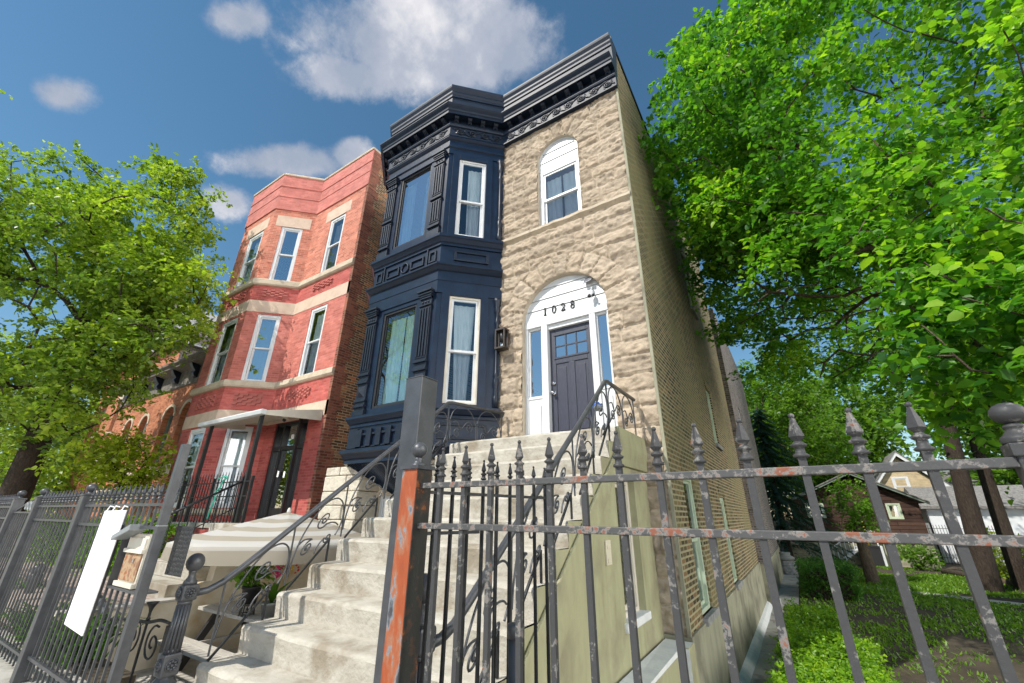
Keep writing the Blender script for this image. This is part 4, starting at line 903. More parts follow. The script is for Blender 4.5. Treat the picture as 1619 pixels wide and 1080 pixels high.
def railing(x, xw, ytop, ztop, label, mir):
    """sloped rail from the newel to the landing corner, then level to the wall, filled with scrolls"""
    t = thing('stair_railing', label, 'railing', (x, 3.4, -1.3), 'wrought iron railings of the front steps')
    y0, z0 = 1.93, -.54; s = (ztop-z0)/(ytop-y0)
    A = [(x, 1.86, -.60), (x, 2.0, -.585), (x, 2.12, -.545+.03)]; sl = .742
    rail = [(x, 1.87, -.60), (x, 1.97, -.59), (x, 2.07, -.545), (x, 2.2, -.45)]+[(x, 2.2+(ytop-2.2)*k/8, -.45+(ztop+.45)*k/8) for k in range(1, 9)]
    rail = rail[:-1]+[(x, ytop-.03, ztop-.012), (x+(xw-x)*.04, ytop+.05, ztop+.008), (xw, 5.93, ztop+.02)]
    m = MB(); m.tube(rail, .0265, 12); m.build('handrail', 'grey_iron', t)
    sl = (ztop+.45)/(ytop-2.2); zr = lambda y: -.45+(y-2.2)*sl
    # foot line: a flat bar riding over the nosings
    zn = lambda y: -1.10+.09+(y-2.045)*(ZL+1.10)/(4.90-2.045)
    m = MB()
    for i in range(1, 11, 2):                        # feet of the panels: short flat bars and struts on every second tread
        ya, yb = NOSE[i][0]+.06, NOSE[i+1][0]+.16; m.tube([(x, ya, NOSE[i][1]), (x, yb, zn(yb)+.02)], .012, 4)
        m.tube([(x, yb, NOSE[i+1][1]), (x, yb, zn(yb)+.03)], .011, 4)
    m.tube([(x, 4.55, zn(4.55)), (x, 4.93, zn(4.93))], .010, 4)
    m.each('foot_bar', 'black_iron', t)
    def local(y0, w):                                # panel coordinates (0..1, 0..1) -> world, sheared with the stair
        def f(a, b):
            y = y0+a*w; lo = zn(y); return (x, y, lo+(zr(y)-.02-lo)*b)
        return f
    def scroll(m, f, pts, r=.0085, per=7):
        m.tube([f(q.x, q.y) for q in smooth_pts([(a, b, 0) for a, b in pts], per)], r, 5)
    def curl(m, f, cx, cy, r0, a0, turns, asp, tail=None, r=.008):
        P = spiral(cx, cy, r0, .012, a0, turns, 24); P = [(cx+(a-cx)*asp, b) for a, b in P]
        if tail: P = [(q.x, q.y) for q in smooth_pts([(a, b, 0) for a, b in tail+[P[0]]], 6)][:-1]+P
        m.tube([f(a, b) for a, b in P], [r]*(len(P)-8)+[r*1.15]*8, 5)
        return P
    n = 5; y0s = 2.10; wpan = (ytop-y0s)/n
    for k in range(n):
        f = local(y0s+k*wpan, wpan); m = MB()
        # big S: foot right, sweeps up and over to the rail
        scroll(m, f, [(.02, .0), (.06, .30), (.16, .62), (.34, .86), (.56, .97), (.78, .88), (.93, .66), (.98, .38), (.95, .16), (.86, .03)])
        curl(m, f, .58, .60, .15, -1.2, -1.7, 1.0, [(.90, .20), (.84, .30), (.74, .40)])
        curl(m, f, .30, .28, .13, .9, 1.7, 1.0, [(.96, .44), (.80, .52), (.58, .50)][:0] or [(.10, .50), (.20, .52), (.30, .46)])
        curl(m, f, .70, .12, .085, 2.4, 1.5, 1.0, [(.46, .02), (.52, .13)])
        m.build('scroll_panel', 'grey_iron', t)
    m = MB()
    for k in range(n+1):
        y = min(y0s+k*wpan, ytop); m.tube([(x, y, zn(y)-.06 if 0 < k < n else zn(y)-.1), (x, y, zr(y)-.01)], .0085 if k < n else .012, 4)
    m.tube([(xw, 5.86, ZL), (xw, 5.86, ztop+.01)], .010, 4)
    m.each('baluster', 'grey_iron', t)
    m = MB()                                         # landing panel: two lobes with curls
    def g(a, b):
        q = ytop+.04+a*(5.86-ytop-.04); xx = x+(xw-x)*a; return (xx, q, ZL+.02+(ztop-ZL-.03)*b)
    for k in range(2):
        o = k*.5; G = lambda a, b: g(o+a*.5, b)
        scroll(m, G, [(.0, .55), (.10, .80), (.30, .97), (.55, .97), (.80, .80), (.95, .50), (.98, .2), (.97, .02)])
        curl(m, G, .70, .42, .17, 2.6, -1.7, .95, [(.02, .40), (.14, .56), (.30, .52), (.42, .30), (.55, .18)][:0] or [(.10, .50), (.25, .54), (.40, .36)])
        curl(m, G, .26, .22, .14, .4, 1.7, .9)
        scroll(m, G, [(.03, .02), (.03, .3), (.0, .55)])
    m.build('landing_scroll', 'grey_iron', t)
    return t
railing(XL+.03, -3.98, 4.80, 1.62, 'wrought iron stair railing with scrolls left of the steps by the plants', 1)
railing(XR-.03, XR-.03, 4.78, 1.55, 'wrought iron stair railing with scrolls above the olive wall of the steps', -1)
# small blue flood lamp clipped to the right railing
lt = thing('clip_lamp', 'small blue and black spot lamp clipped inside the right stair railing', 'lamp', (XR-.05, 4.52, 1.15))
c = Vector((XR-.07, 4.52, 1.20)); d = Vector((.35, -.55, -.75)).normalized()
MB().tube([c-d*.02, c, c+d*.03, c+d*.06], [.03, .045, .05, .052], 14).build('lamp_housing', 'blue_plastic', lt)
MB().tube([c+d*.059, c+d*.066], .046, 14).build('lamp_lens', 'plastic_grey', lt); MB().tube([c-d*.02, c-d*.05+Vector((.02, .03, .05))], .012, 6).build('clip', 'plastic_black', lt)
# pipe bollard
b = thing('pipe_post', 'short black capped pipe standing behind the spear fence', 'pipe', (-1.33, 2.12, -2.4))
MB().tube([(-1.33, 2.12, -2.4), (-1.33, 2.12, -.55)], .038, 16).build('pipe', 'grey_iron', b); MB().lathe((-1.33, 2.12, -.57), [(.045, 0), (.045, .05), (.04, .06), (.015, .066)], 16).build('cap', 'grey_iron', b)
# ================================================================= WALL LAMP, SECURITY CAMERA
wlmp = thing('wall_lantern', 'bronze open frame wall lantern on the stone beside the arched doorway', 'wall lamp', (-4.0, 5.95, 2.85))
Fq_ = Fr((-4.12, 5.955), (-3.90, 5.955)); m = MB()
m.fbox(Fq_, .04, .18, -.03, .015, 2.86, 3.22); 
for z in (2.83, 3.20): m.fbox(Fq_, .0, .22, .0, .16, z, z+.035)
for a in (0, .19): m.fbox(Fq_, a, a+.03, .015, .045, 2.865, 3.2); m.fbox(Fq_, a, a+.03, .13, .16, 2.865, 3.2)
m.build('lantern_frame', 'bronze', wlmp, bevel=.003)
m = MB(); p = Fq_(.11, .085, 2.98); m.lathe(p, [(.03, 0), (.034, .1), (.03, .21)], 12); m.build('lamp_socket', 'plastic_black', wlmp)
m = MB(); m.lathe(Fq_(.11, .085, 2.87), [(.03, 0), (.034, .05), (.02, .11)], 12); m.build('bulb', 'glass_mirror', wlmp)
sc = thing('security_camera', 'white security camera with a small solar panel on the white transom', 'camera', (-2.22, 6.1, 3.62))
c = Vector((-2.26, 6.07, 3.60)); 
m = MB(); m.tube([(-2.25, 6.13, 3.70), (-2.25, 6.06, 3.70), (-2.25, 6.03, 3.63)], .014, 8); m.lathe((-2.25, 6.02, 3.49), [(.03, 0), (.045, .02), (.048, .08), (.03, .13)], 14); m.build('camera_body', 'white_paint', sc)
m = MB(); m.ball((-2.275, 5.985, 3.50), .035, 12); m.ball((-2.20, 5.985, 3.50), .026, 12); m.build('lens', 'plastic_black', sc)
m = MB(); q = [Vector((-2.39, 6.04, 3.80)), Vector((-2.23, 6.00, 3.81)), Vector((-2.21, 6.09, 3.95)), Vector((-2.37, 6.12, 3.94))]; n = (q[1]-q[0]).cross(q[3]-q[0]).normalized()*.012; m.prism(q, n)
m.build('solar_panel', 'solar_cell', sc)
m = MB()
for k in range(6): a = q[0].lerp(q[1], k/5); e = q[3].lerp(q[2], k/5); m.tube([a+n*1.1, e+n*1.1], .0035, 4)
m.tube([q[0]+n, q[1]+n, q[2]+n, q[3]+n, q[0]+n], .006, 4); m.build('panel_frame', 'white_paint', sc)
# ================================================================= RUSTY SPEAR FENCE (right)
YF = 1.55
fence = thing('spear_fence', 'rusty black iron spear fence along the sidewalk on the right', 'fence', (-.5, YF, -1.46))
def bar(m, a, b, w): m.tube([a, b], w*.7071, 4)
for z, mt in ((.128, 'rust_rail'), (-.048, 'rust_rail'), (-1.28, 'rust_rail')):
    m = MB(); m.box(-1.53, .50, YF-.016, YF+.016, z-.0125, z+.0125); m.build('rail', mt, fence, bevel=.003)
def spear(m, x, y, z, s=1.):                         # collar, then a four-sided spear head and a bead
    m.lathe((x, y, z), [(.012*s, 0), (.021*s, .002*s), (.021*s, .010*s), (.014*s, .014*s), (.0125*s, .030*s), (.020*s, .034*s), (.022*s, .040*s), (.014*s, .045*s), (.010*s, .050*s)], 10)
    b = len(m.v); zz = [(.008, .048), (.021, .064), (.0165, .082), (.0065, .118), (.005, .124)]
    m.add([(x+r*s*math.cos(math.pi/2*k+.0), y+r*s*math.sin(math.pi/2*k+.0), z+q*s) for r, q in zz for k in range(4)], [(i*4+k, i*4+(k+1) % 4, i*4+4+(k+1) % 4, i*4+4+k) for i in range(4) for k in range(4)])
    m.ball((x, y, z+.128*s), .0085*s, 8)
m = MB(); x0 = .012*YF; m.box(x0-.0105, x0+.0105, YF-.0105, YF+.0105, -1.38, .172); pk = m.build('picket', 'rust_picket', fence)
m = MB(); spear(m, x0, YF, .165, 1.0); sp = m.build('spear_finial', 'rust_picket', pk); sp.location = (0, 0, 0)
sp.parent = pk
# pk origin = fence origin offset; rebuild as reusable pair
PXS = [.207, .12, .028, -.067, -.157, -.246, -.338, -.429, -.524, -.617, -.711, -.806, -.897]
for i, q in enumerate(PXS):
    if i == 0: pk.location.x += q*YF-x0
    else: rep(pk, ((q-PXS[0])*YF, 0, 0), fence)
def fpost(x, y, zb, zt, w, mat, parent, ball=.045, name='post'):
    m = MB(); m.box(x-w, x+w, y-w, y+w, zb, zt); o = m.build(name, mat, parent, bevel=.004); return o
rp = fpost(.322*YF, YF, -1.46, .15, .024, 'rust_picket', fence)
m = MB(); x = .322*YF
m.box(x-.031, x+.031, YF-.031, YF+.031, .14, .172); m.lathe((x, YF, .172), [(.033, 0), (.034, .014), (.024, .024), (.017, .034), (.022, .042), (.013, .05)], 16); m.ball((x, YF, .247), .034, 18, .80); m.build('post_cap', 'rust_picket', rp, bevel=.003)
m = MB(); m.tube([(x+.014*math.cos(k*math.pi/8), YF-.026, .09+.022*math.sin(k*math.pi/8)) for k in range(17)], .005, 5, cap=False); m.build('scroll_relief', 'rust_picket', rp)
# orange rusted gate post and the tall black post behind it
gp = thing('gate_post', 'orange rusted square gate post with black ball cap at the end of the spear fence', 'gate post', (-1.555, 1.555, -1.46))
MB().box(-1.607, -1.507, 1.503, 1.607, -1.46, .205).build('post', 'orange_primer', gp, bevel=.003)
MB().box(-1.508, -1.503, 1.505, 1.605, -1.459, .204).build('side_face', 'rust_side', gp, bevel=.001)  # thin face over the post's right side, darker than the front, rust blotched
MB().box(-1.616, -1.494, 1.494, 1.616, .205, .222).lathe((-1.555, 1.555, .222), [(.05, 0), (.03, .012), (.02, .028), (.026, .036), (.015, .044)], 14).build('cap', 'grey_iron', gp)
MB().ball((-1.555, 1.555, .302), .04, 16).build('ball', 'grey_iron', gp)
tp = thing('square_post', 'tall dark steel post standing right behind the orange gate post', 'post', (-1.68, 1.70, -1.46))
MB().box(-1.79, -1.66, 1.63, 1.76, -1.46, .735).build('post', 'grey_iron', tp, bevel=.004)
MB().box(-1.792, -1.658, 1.628, 1.762, .735, .742).build('cap_plate', 'grey_iron', tp, bevel=.002)
# the gate leaf swung inward behind the fence: two rails, small spears
gl = thing('open_gate', 'black iron gate leaf with small spear heads swung open behind the spear fence', 'gate', (-1.56, 1.64, -1.46))
GA, GB = Vector((-1.50, 1.66, 0)), Vector((-1.47, 2.86, 0))
GA = Vector((-1.555, 1.64, 0)); GB = Vector((-1.36, 2.60, 0))
for z, e in ((.105, 1.), (-.085, .36), (-1.2, 1.)):
    m = MB(); P = GA.lerp(GB, e); m.tube([(GA.x, GA.y, z), (P.x, P.y, z)], .011, 4); m.build('rail', 'black_iron', gl)
for k in range(9):
    P = GA.lerp(GB, (k+.45)/9.); m = MB(); m.box(P.x-.0075, P.x+.0075, P.y-.0075, P.y+.0075, -1.3, .20); q = m.build('picket', 'black_iron', gl)
    m = MB(); spear(m, P.x, P.y, .185, .82); m.build('spear_finial', 'black_iron', q)
# ================================================================= LEFT IRON FENCE AND GATE
YL = 1.55
lf = thing('picket_fence', 'dark grey iron picket fence with ball topped posts along the left sidewalk', 'fence', (-9, YL, -1.46))
def ballpost(x, w=.055):
    m = MB(); m.box(x-w, x+w, YL-w, YL+w, -1.46, .165); o = m.build('post', 'grey_iron', lf, bevel=.004)
    m = MB(); m.box(x-w-.008, x+w+.008, YL-w-.008, YL+w+.008, .165, .178); m.lathe((x, YL, .178), [(.04, 0), (.022, .015), (.018, .028)], 12); m.ball((x, YL, .245), .048, 14, .85); m.build('ball_cap', 'grey_iron', o)
PX = [-6.43, -8.28, -9.48, -11.1, -12.8, -14.5]
for x in PX: ballpost(x)
m = MB(); x0 = -7.0; m.box(x0-.0075, x0+.0075, YL-.0075, YL+.0075, -1.40, .125); lpk = m.build('picket', 'grey_iron', lf)
m = MB(); spear(m, x0, YL, .105, .95); m.build('spear_finial', 'grey_iron', lpk)
lpk_src, srcx = lpk, None
for (xa, xb, n) in ((-8.225, -6.485, 14), (-11.05, -9.53, 13), (-12.75, -11.15, 13), (-14.45, -12.85, 13)):
    for k in range(n):
        x = xa+(xb-xa)*(k+.5)/n
        if srcx is None: lpk.location.x += x-x0; srcx = x
        else: rep(lpk, (x-srcx, 0, 0), lf)
for (xa, xb) in ((-8.225, -6.485), (-11.05, -9.53), (-12.75, -11.15), (-14.45, -12.85)):
    for z in (.062, -.092, -1.285):
        m = MB(); m.box(xa, xb, YL-.019, YL+.019, z-.011, z+.011); m.build('rail', 'grey_iron', lf)
# white scroll-topped section between two posts
m = MB(); m.box(-9.425, -8.335, YL-.018, YL+.018, -.022, .0); m.box(-9.425, -8.335, YL-.018, YL+.018, -1.29, -1.26)
for k in range(10): x = -9.40+k*.117; m.box(x-.008, x+.008, YL-.008, YL+.008, -1.38, -.02)
m.box(-8.37, -8.34, YL-.015, YL+.015, 0, .2); m.tube([(-9.42, YL, 0), (-8.9, YL, .11), (-8.36, YL, .2)], .013, 4)
sgate = thing('scroll_gate', 'narrow iron gate with a pale scroll in its sloping top between two ball posts', 'gate', (-8.9, YL, -1.4)); m.build('gate_frame', 'grey_iron', sgate)
m = MB()
for c, r in ((-8.55, .055), (-8.70, .05), (-8.85, .04)): m.tube([(c+r*math.cos(a*math.pi/8), YL-.01, .07+r*math.sin(a*math.pi/8)) for a in range(17)], .011, 5, cap=False)
m.build('scroll', 'plastic_grey', sgate)
# gate leaf with the lock cut-out
lg = thing('iron_gate', 'dark grey iron gate leaf with spear pickets and a boxed lock opening', 'gate', (-5.4, YL, -1.4))
xa, xb = -6.36, -4.37
for z, a, b in ((.062, xa, xb), (-.115, xa, xb), (-1.262, xa, xb)):
    m = MB(); m.box(a, b, YL-.02, YL+.02, z-.012, z+.012); m.build('rail', 'grey_iron', lg)
n = 16; base = None; cut = (-5.32, -4.30)
for k in range(n):
    x = xa+(xb-xa)*(k+.5)/n; top, bot = .125, -1.40
    m = MB()
    if cut[0]+.3 < x < cut[1]: MB().box(x-.0085, x+.0085, YL-.0085, YL+.0085, -1.40, -.58).build('picket', 'grey_iron', lg); m.box(x-.0085, x+.0085, YL-.0085, YL+.0085, -.125, .125)
    else: m.box(x-.0085, x+.0085, YL-.0085, YL+.0085, -1.40, .125)
    q = m.build('picket', 'grey_iron', lg); m = MB(); spear(m, x, YL, .105, .95); m.build('spear_finial', 'grey_iron', q)
m = MB(); m.box(-5.06, -4.37, YL-.01, YL+.12, -.585, -.57); m.box(-5.06, -5.045, YL-.01, YL+.12, -.57, -.13); m.build('lock_housing', 'grey_iron', lg)
bp = thing('square_post', 'dark grey steel gate post with a weld seam, right of the white board', 'post', (-4.49, 1.57, -1.46))
MB().box(-4.36, -4.298, 1.51, 1.575, -1.46, -.10).build('post', 'grey_iron', bp, bevel=.003); MB().box(-4.358, -4.300, 1.512, 1.573, -.096, .545).build('upper_post', 'grey_iron', bp, bevel=.003); MB().box(-4.359, -4.299, 1.511, 1.574, -.101, -.094).build('weld_seam', 'plastic_grey', bp)
pl = MB(); pl.prism([(-4.32, 1.655, -.10), (-4.035, 1.655, -.10), (-4.035, 1.655, -.45), (-4.32, 1.655, -.45)], (0, .006, 0)); tag(pl.build('guard_plate', 'diamond_plate', bevel=.002), 'dark diamond tread plate guarding the gate latch beside the tall post', 'metal plate')
# lock box with rusted face and a tilted grey solar hood
lb = thing('lock_box', 'rust stained cream lock box with tilted grey hood inside the iron gate', 'lock box', (-4.86, 1.60, -.69))
def lbx(u0, u1, z0, z1, d0, d1, mat, name, par=None, bev=.003): return MB().box(u0, u1, YL-d1, YL-d0, z0, z1).build(name, mat, par or lb, bevel=bev)
lbx(-4.98, -4.60, -.565, -.17, -.08, -.03, 'cream_paint', 'box'); lbx(-4.96, -4.62, -.52, -.32, -.03, -.02, 'rust_box', 'front_panel'); lbx(-4.985, -4.59, -.315, -.285, -.03, -.002, 'cream_paint', 'lip'); lbx(-4.965, -4.61, -.285, -.20, -.03, -.015, 'cream_paint', 'upper_panel'); lbx(-4.985, -4.59, -.565, -.53, -.03, -.004, 'cream_paint', 'lower_lip')
lbx(-4.74, -4.725, -.39, -.355, -.02, -.005, 'chrome', 'latch')
m = MB(); m.prism([(-5.06, YL+.03, -.225), (-5.06, YL+.03, -.185), (-4.72, YL+.03, -.09), (-4.72, YL+.03, -.14)], (0, -.12, 0)); m.build('hood', 'plastic_grey', lb, bevel=.006)
# white board standing in for a blanked-out patch of the gate
ws = thing('patch_board', 'blank white board standing in for a masked patch of the iron gate', 'board', (-5.34, 1.5, -.92))
MB().prism([(-5.615, 1.505, .012), (-5.075, 1.505, .018), (-5.075, 1.497, -.925), (-5.58, 1.495, -.90)], (0, .008, 0)).build('board', 'white_sign', ws)
for a, b in ((-5.55, -5.42), (-5.40, -5.27), (-5.18, -5.10)):
    m = MB(); m.tube([(a, 1.50, .0), (a-.03, 1.525, .055), ((a+b)/2, 1.53, .045)], .006, 4); m.build('top_tab', 'white_sign', ws)
# ================================================================= FRONT AREAWAY AND NEIGHBOUR'S YARD
sheet('areaway_floor', -7.5, XL, 1.9, 6.0, -1.86, 'walk_concrete')
nb = thing('retaining_wall', 'tan stucco retaining wall with worn paint between the steps and the neighbouring yard', 'wall', (-7.6, 3.5, -1.9))
m = MB()
L = [(1.92, -2.6), (1.92, -1.115), (3.16, -1.12), (3.18, -.95), (3.5, -.93), (3.52, -.62), (6.3, -.55), (6.3, -2.6)]
m.prism([(-7.5, y, z) for y, z in L], (-.18, 0, 0)); m.build('wall_face', 'tan_stucco', nb, bevel=.012)
m = MB(); m.box(-7.72, -7.46, 1.95, 3.14, -1.125, -1.095); m.build('coping', 'walk_concrete', nb, bevel=.008)
m = MB(); m.box(-30, -7.66, 1.92, 6.6, -2.6, -1.13); struct(m.build('front_yard', 'pavers'))
m = MB(); m.quad((-14.5, 2.35, -1.124), (-7.66, 2.35, -1.124), (-7.66, 3.3, -1.124), (-14.5, 3.3, -1.124), [(0, 0), (6.84, 0), (6.84, .95), (0, .95)]); struct(m.build('paver_path', 'paver_brick'))
nbs = thing('neighbor_steps', 'pale concrete steps leading up to the red brick porch', 'steps', (-8.6, 3.6, -1.13))
m = MB()
for k in range(5): y = 3.02+.31*k; m.box(-9.75, -7.68, y, 4.62, -1.13+.19*k+.0, -1.13+.19*(k+1)-.0)
m.build('treads', 'concrete', nbs, bevel=.012)
MB().box(-8.05, -7.66, 3.2, 4.6, -.6, -.32).build('cheek_wall', 'concrete', nbs, bevel=.015)
# low scroll gate beside the left newel
sg = thing('garden_gate', 'low wrought iron scroll gate with a funnel finial beside the left newel post', 'gate', (-5.2, 2.0, -1.9))
m = MB(); m.box(-4.80, -4.735, 1.965, 2.035, -1.86, -.90); m.build('post', 'black_iron', sg, bevel=.004)
m = MB(); m.tube([(q.x, 2.0, q.y) for q in smooth_pts([(-6.2, -1.02, 0), (-5.8, -.97, 0), (-5.28, -.935, 0), (-5.0, -.89, 0), (-4.70, -.90, 0)], 5)], .014, 6); m.tube([(-6.2, 2.0, -1.62), (-4.77, 2.0, -1.50)], .012, 4); m.build('rail', 'black_iron', sg)
m = MB()
for x in (-5.28, -5.75): m.tube([(x, 2.0, -1.84), (x, 2.0, -.93)], .012, 4)
for x in (-5.05, -5.52): m.tube([(x, 2.0, -1.84), (x, 2.0, -1.42)], .009, 4); m.add([(x-.03, 2.0, -1.42), (x, 2.012, -1.42), (x+.03, 2.0, -1.42), (x, 1.988, -1.42), (x, 2.0, -1.33), (x, 2.0, -1.50)], [(0, 1, 4), (1, 2, 4), (2, 3, 4), (3, 0, 4), (0, 3, 5), (3, 2, 5), (2, 1, 5), (1, 0, 5)])
m.build('picket', 'black_iron', sg)
m = MB()
for c, s in ((-5.06, 1), (-5.5, -1), (-5.98, 1)): MB().tube([(a, 2.0, b) for a, b in spiral(c, -1.08, .15, .02, 1.2 if s > 0 else 1.9, 1.6*s, 26)], .009, 5).build('scroll', 'black_iron', sg)
m = MB(); m.lathe((-5.28, 2.0, -.925), [(.012, 0), (.02, .015), (.012, .03), (.012, .07), (.02, .10), (.04, .135), (.052, .15)], 12); m.build('finial', 'black_iron', sg)
# neighbouring newel and curved handrail behind the left fence
nn_ = thing('old_newel', 'weathered grey newel post with curved handrail behind the picket fence', 'newel post', (-10.2, 2.15, -1.13))
m = MB(); m.lathe((-10.0, 2.15, -1.9), [(.11, 0), (.10, .3), (.07, .34), (.06, .9), (.09, .94), (.09, 1.0), (.05, 1.04)], 10); m.ball((-10.0, 2.15, -.82), .085, 14); m.build('newel', 'grey_iron', nn_)
m = MB(); m.tube([(q.x, q.y, q.z) for q in smooth_pts([(-9.3, 2.2, -1.05), (-8.7, 2.25, -1.0), (-8.0, 2.3, -.98), (-7.4, 2.3, -1.08), (-6.9, 2.25, -1.34), (-6.7, 2.2, -1.62)], 6)], .045, 8); m.tube([(-6.62, 2.1, -1.86), (-6.62, 2.1, -1.25)], .05, 10); m.ball((-6.62, 2.1, -1.2), .07, 10); m.build('curved_rail', 'grey_iron', nn_)
# picnic table, pots, umbrella
pt = thing('picnic_table', 'weathered wooden picnic table with attached bench below the stair railing', 'table', (-6.6, 3.7, -1.86))
for k in range(4):
    m = MB(); m.box(-7.35, -5.15, 3.34+.155*k, 3.48+.155*k, -1.245, -1.205); m.build('tabletop_plank', 'wood_bench', pt, bevel=.004)
for k in range(2): m = MB(); m.box(-7.35, -5.25, 2.93+.15*k, 3.07+.15*k, -1.56, -1.52); m.build('bench_plank', 'wood_bench', pt, bevel=.004)
for x in (-7.1, -5.55):
    m = MB(); m.prism([(x, 3.1, -1.86), (x, 3.2, -1.86), (x, 3.55, -1.25), (x, 3.45, -1.25)], (.06, 0, 0)); m.build('leg', 'plastic_black', pt); m = MB(); m.prism([(x, 4.15, -1.86), (x, 4.05, -1.86), (x, 3.75, -1.25), (x, 3.85, -1.25)], (.06, 0, 0)); m.build('leg', 'plastic_black', pt)
    m = MB(); m.box(x+.061, x+.11, 2.95, 4.1, -1.60, -1.565); m.build('bench_rail', 'wood_bench', pt)
def pot(x, y, z, r, h, mat, nm, label, cat='potted plant'):
    t = thing(nm, label, cat, (x, y, z)); m = MB(); m.lathe((x, y, z), [(r*.7, 0), (r*.95, h*.85), (r*1.06, h*.86), (r*1.06, h), (r*.9, h), (r*.86, h*.9)], 18); m.build('pot', mat, t); return t
TZ = -1.205
st_ = thing('plant_stand', 'small black wire stand under the black flower pot', 'plant stand', (-6.22, 3.42, TZ)); m = MB()
for k in range(6): a = k*math.pi/3; m.tube([(-6.22+.085*math.cos(a), 3.42+.085*math.sin(a), TZ), (-6.22+.075*math.cos(a), 3.42+.075*math.sin(a), TZ+.12)], .006, 5)
for z in (.02, .12): m.tube([(-6.22+.085*math.cos(a*math.pi/10), 3.42+.085*math.sin(a*math.pi/10), TZ+z) for a in range(21)], .006, 5, cap=False)
for k in range(6): a = k*math.pi/3+.5; m.tube([(-6.22+.082*math.cos(a)+.02*math.cos(q), 3.42+.082*math.sin(a), TZ+.065+.03*math.sin(q)) for q in [j*.6 for j in range(11)]], .004, 4)
m.build('wire_frame', 'black_iron', st_)
p1 = pot(-6.22, 3.42, TZ+.13, .115, .20, 'plastic_black', 'potted_plant', 'bushy bright green plant in a black plastic pot on the wire stand')
crown('foliage', 'leaf_plant', p1, blob_pts(20, (-6.22, 3.42, TZ+.56), (.20, .20, .20), 4, .3), .12, 20, .085, seed=4)
m = MB()
for k in range(7): a = k*.9; m.tube([(-6.22, 3.42, TZ+.3), (-6.22+.08*math.cos(a), 3.42+.08*math.sin(a), TZ+.42), (-6.22+.16*math.cos(a), 3.42+.16*math.sin(a), TZ+.58)], .006, 5)
m.build('stem', 'stem_green', p1)
p2 = pot(-5.93, 3.55, TZ, .12, .16, 'clay_pot', 'bromeliad', 'bromeliad with a magenta flower in a grey pot', 'potted plant')
m = MB()
for k in range(13):
    a = k*2.4; L = .30+.08*(k % 3); e = Vector((math.cos(a), math.sin(a), 0)); b = Vector((-5.93, 3.55, TZ+.15)); sd_ = Vector((-e.y, e.x, 0))
    pts = [b+e*(L*s*.75)+Vector((0, 0, L*(1.3*s-.75*s*s))) for s in (0, .25, .5, .75, 1)]; w_ = (.02, .026, .022, .015, .002)
    m.add([q for p_, ww in zip(pts, w_) for q in (p_-sd_*ww, p_+sd_*ww)], [(2*i, 2*i+1, 2*i+3, 2*i+2) for i in range(4)])
m.build('blade', 'leaf_plant', p2)
m = MB()
for k in range(16):
    a = k*2.4; e = Vector((math.cos(a), math.sin(a), 0)); b = Vector((-5.93, 3.55, TZ+.42+.012*k)); sd_ = Vector((-e.y, e.x, 0)); L = .13-.004*k
    pts = [b, b+e*L*.5+Vector((0, 0, L*.35)), b+e*L+Vector((0, 0, L*.85))]; m.add([q for p_, ww in zip(pts, (.012, .016, .001)) for q in (p_-sd_*ww, p_+sd_*ww)], [(0, 1, 3, 2), (2, 3, 5, 4)])
m.build('flower', 'pink_petal', p2)
p3 = pot(-6.45, 4.15, -.62, .15, .19, 'plastic_black', 'hanging_basket', 'dark hanging basket with trailing leaves and red and yellow flowers under the umbrella', 'hanging basket')
crown('foliage', 'leaf_plant', p3, [(-6.1, 4.15, -.35), (-6.05, 4.1, -.5), (-6.2, 4.2, -.3), (-6.02, 4.15, -.62)], .14, 26, .07, seed=8, droop=.8)
for mat, xx in (('red_petal', -6.2), ('red_petal', -6.42), ('yellow_petal', -6.35)):
    m = MB(); 
    for k in range(9): m.ball((xx+.02*math.sin(k*2.), 4.0+.02*math.cos(k*2.), -.52-.032*k), .017 if k % 2 else .014, 6)
    m.build('flower', mat, p3)
m = MB(); m.tube([(-6.45, 4.15, -.44), (-6.5, 4.1, -.30)], .004, 4); m.build('hanger', 'black_iron', p3)
ub = thing('patio_umbrella', 'cream patio umbrella with broad pale stripes over the picnic table', 'umbrella', (-6.7, 4.0, -1.86))
C0 = Vector((-6.7, 4.0, .02)); NS = 8; V = []; tone = []; Fq = []
nr, na = 14, 48
for j in range(nr+1):
    s = j/nr
    for i in range(na):
        a = 2*math.pi*i/na+.30; sec = (i % 6)/6.; poly = math.cos(math.pi/NS)/math.cos(((2*math.pi*i/na) % (2*math.pi/NS))-math.pi/NS)
        r = 1.42*poly*s; sag = .016*math.sin(math.pi*s)*abs(math.sin(math.pi*sec)); V.append((C0.x+r*math.cos(a), C0.y+r*math.sin(a), C0.z-.40*s**1.08-sag)); tone.append(s*.999)
for k in range(4):
    for i in range(na):
        a = 2*math.pi*i/na+.30; sec = (i % 6)/6.; poly = math.cos(math.pi/NS)/math.cos(((2*math.pi*i/na) % (2*math.pi/NS))-math.pi/NS); r = 1.42*poly+.006*(k+1)
        V.append((C0.x+r*math.cos(a), C0.y+r*math.sin(a), C0.z-.40-.05*(k+1)-.012*math.sin(sec*math.pi)*(k == 3))); tone.append(.05)
for j in range(nr+4):
    for i in range(na): Fq.append((j*na+i, j*na+(i+1) % na, (j+1)*na+(i+1) % na, (j+1)*na+i))
np_mesh('canopy', np.array(V), np.array(Fq), 'umbrella_cloth', ub, np.array(tone), smooth=True)
MB().tube([(C0.x, C0.y, -1.86), (C0.x, C0.y, .0)], .024, 10).build('pole', 'wood_bench', ub); MB().lathe((C0.x, C0.y, .02), [(.03, -.01), (.03, .01), (.02, .05), (.004, .065)], 10).build('finial', 'canvas_cream', ub)
m = MB()
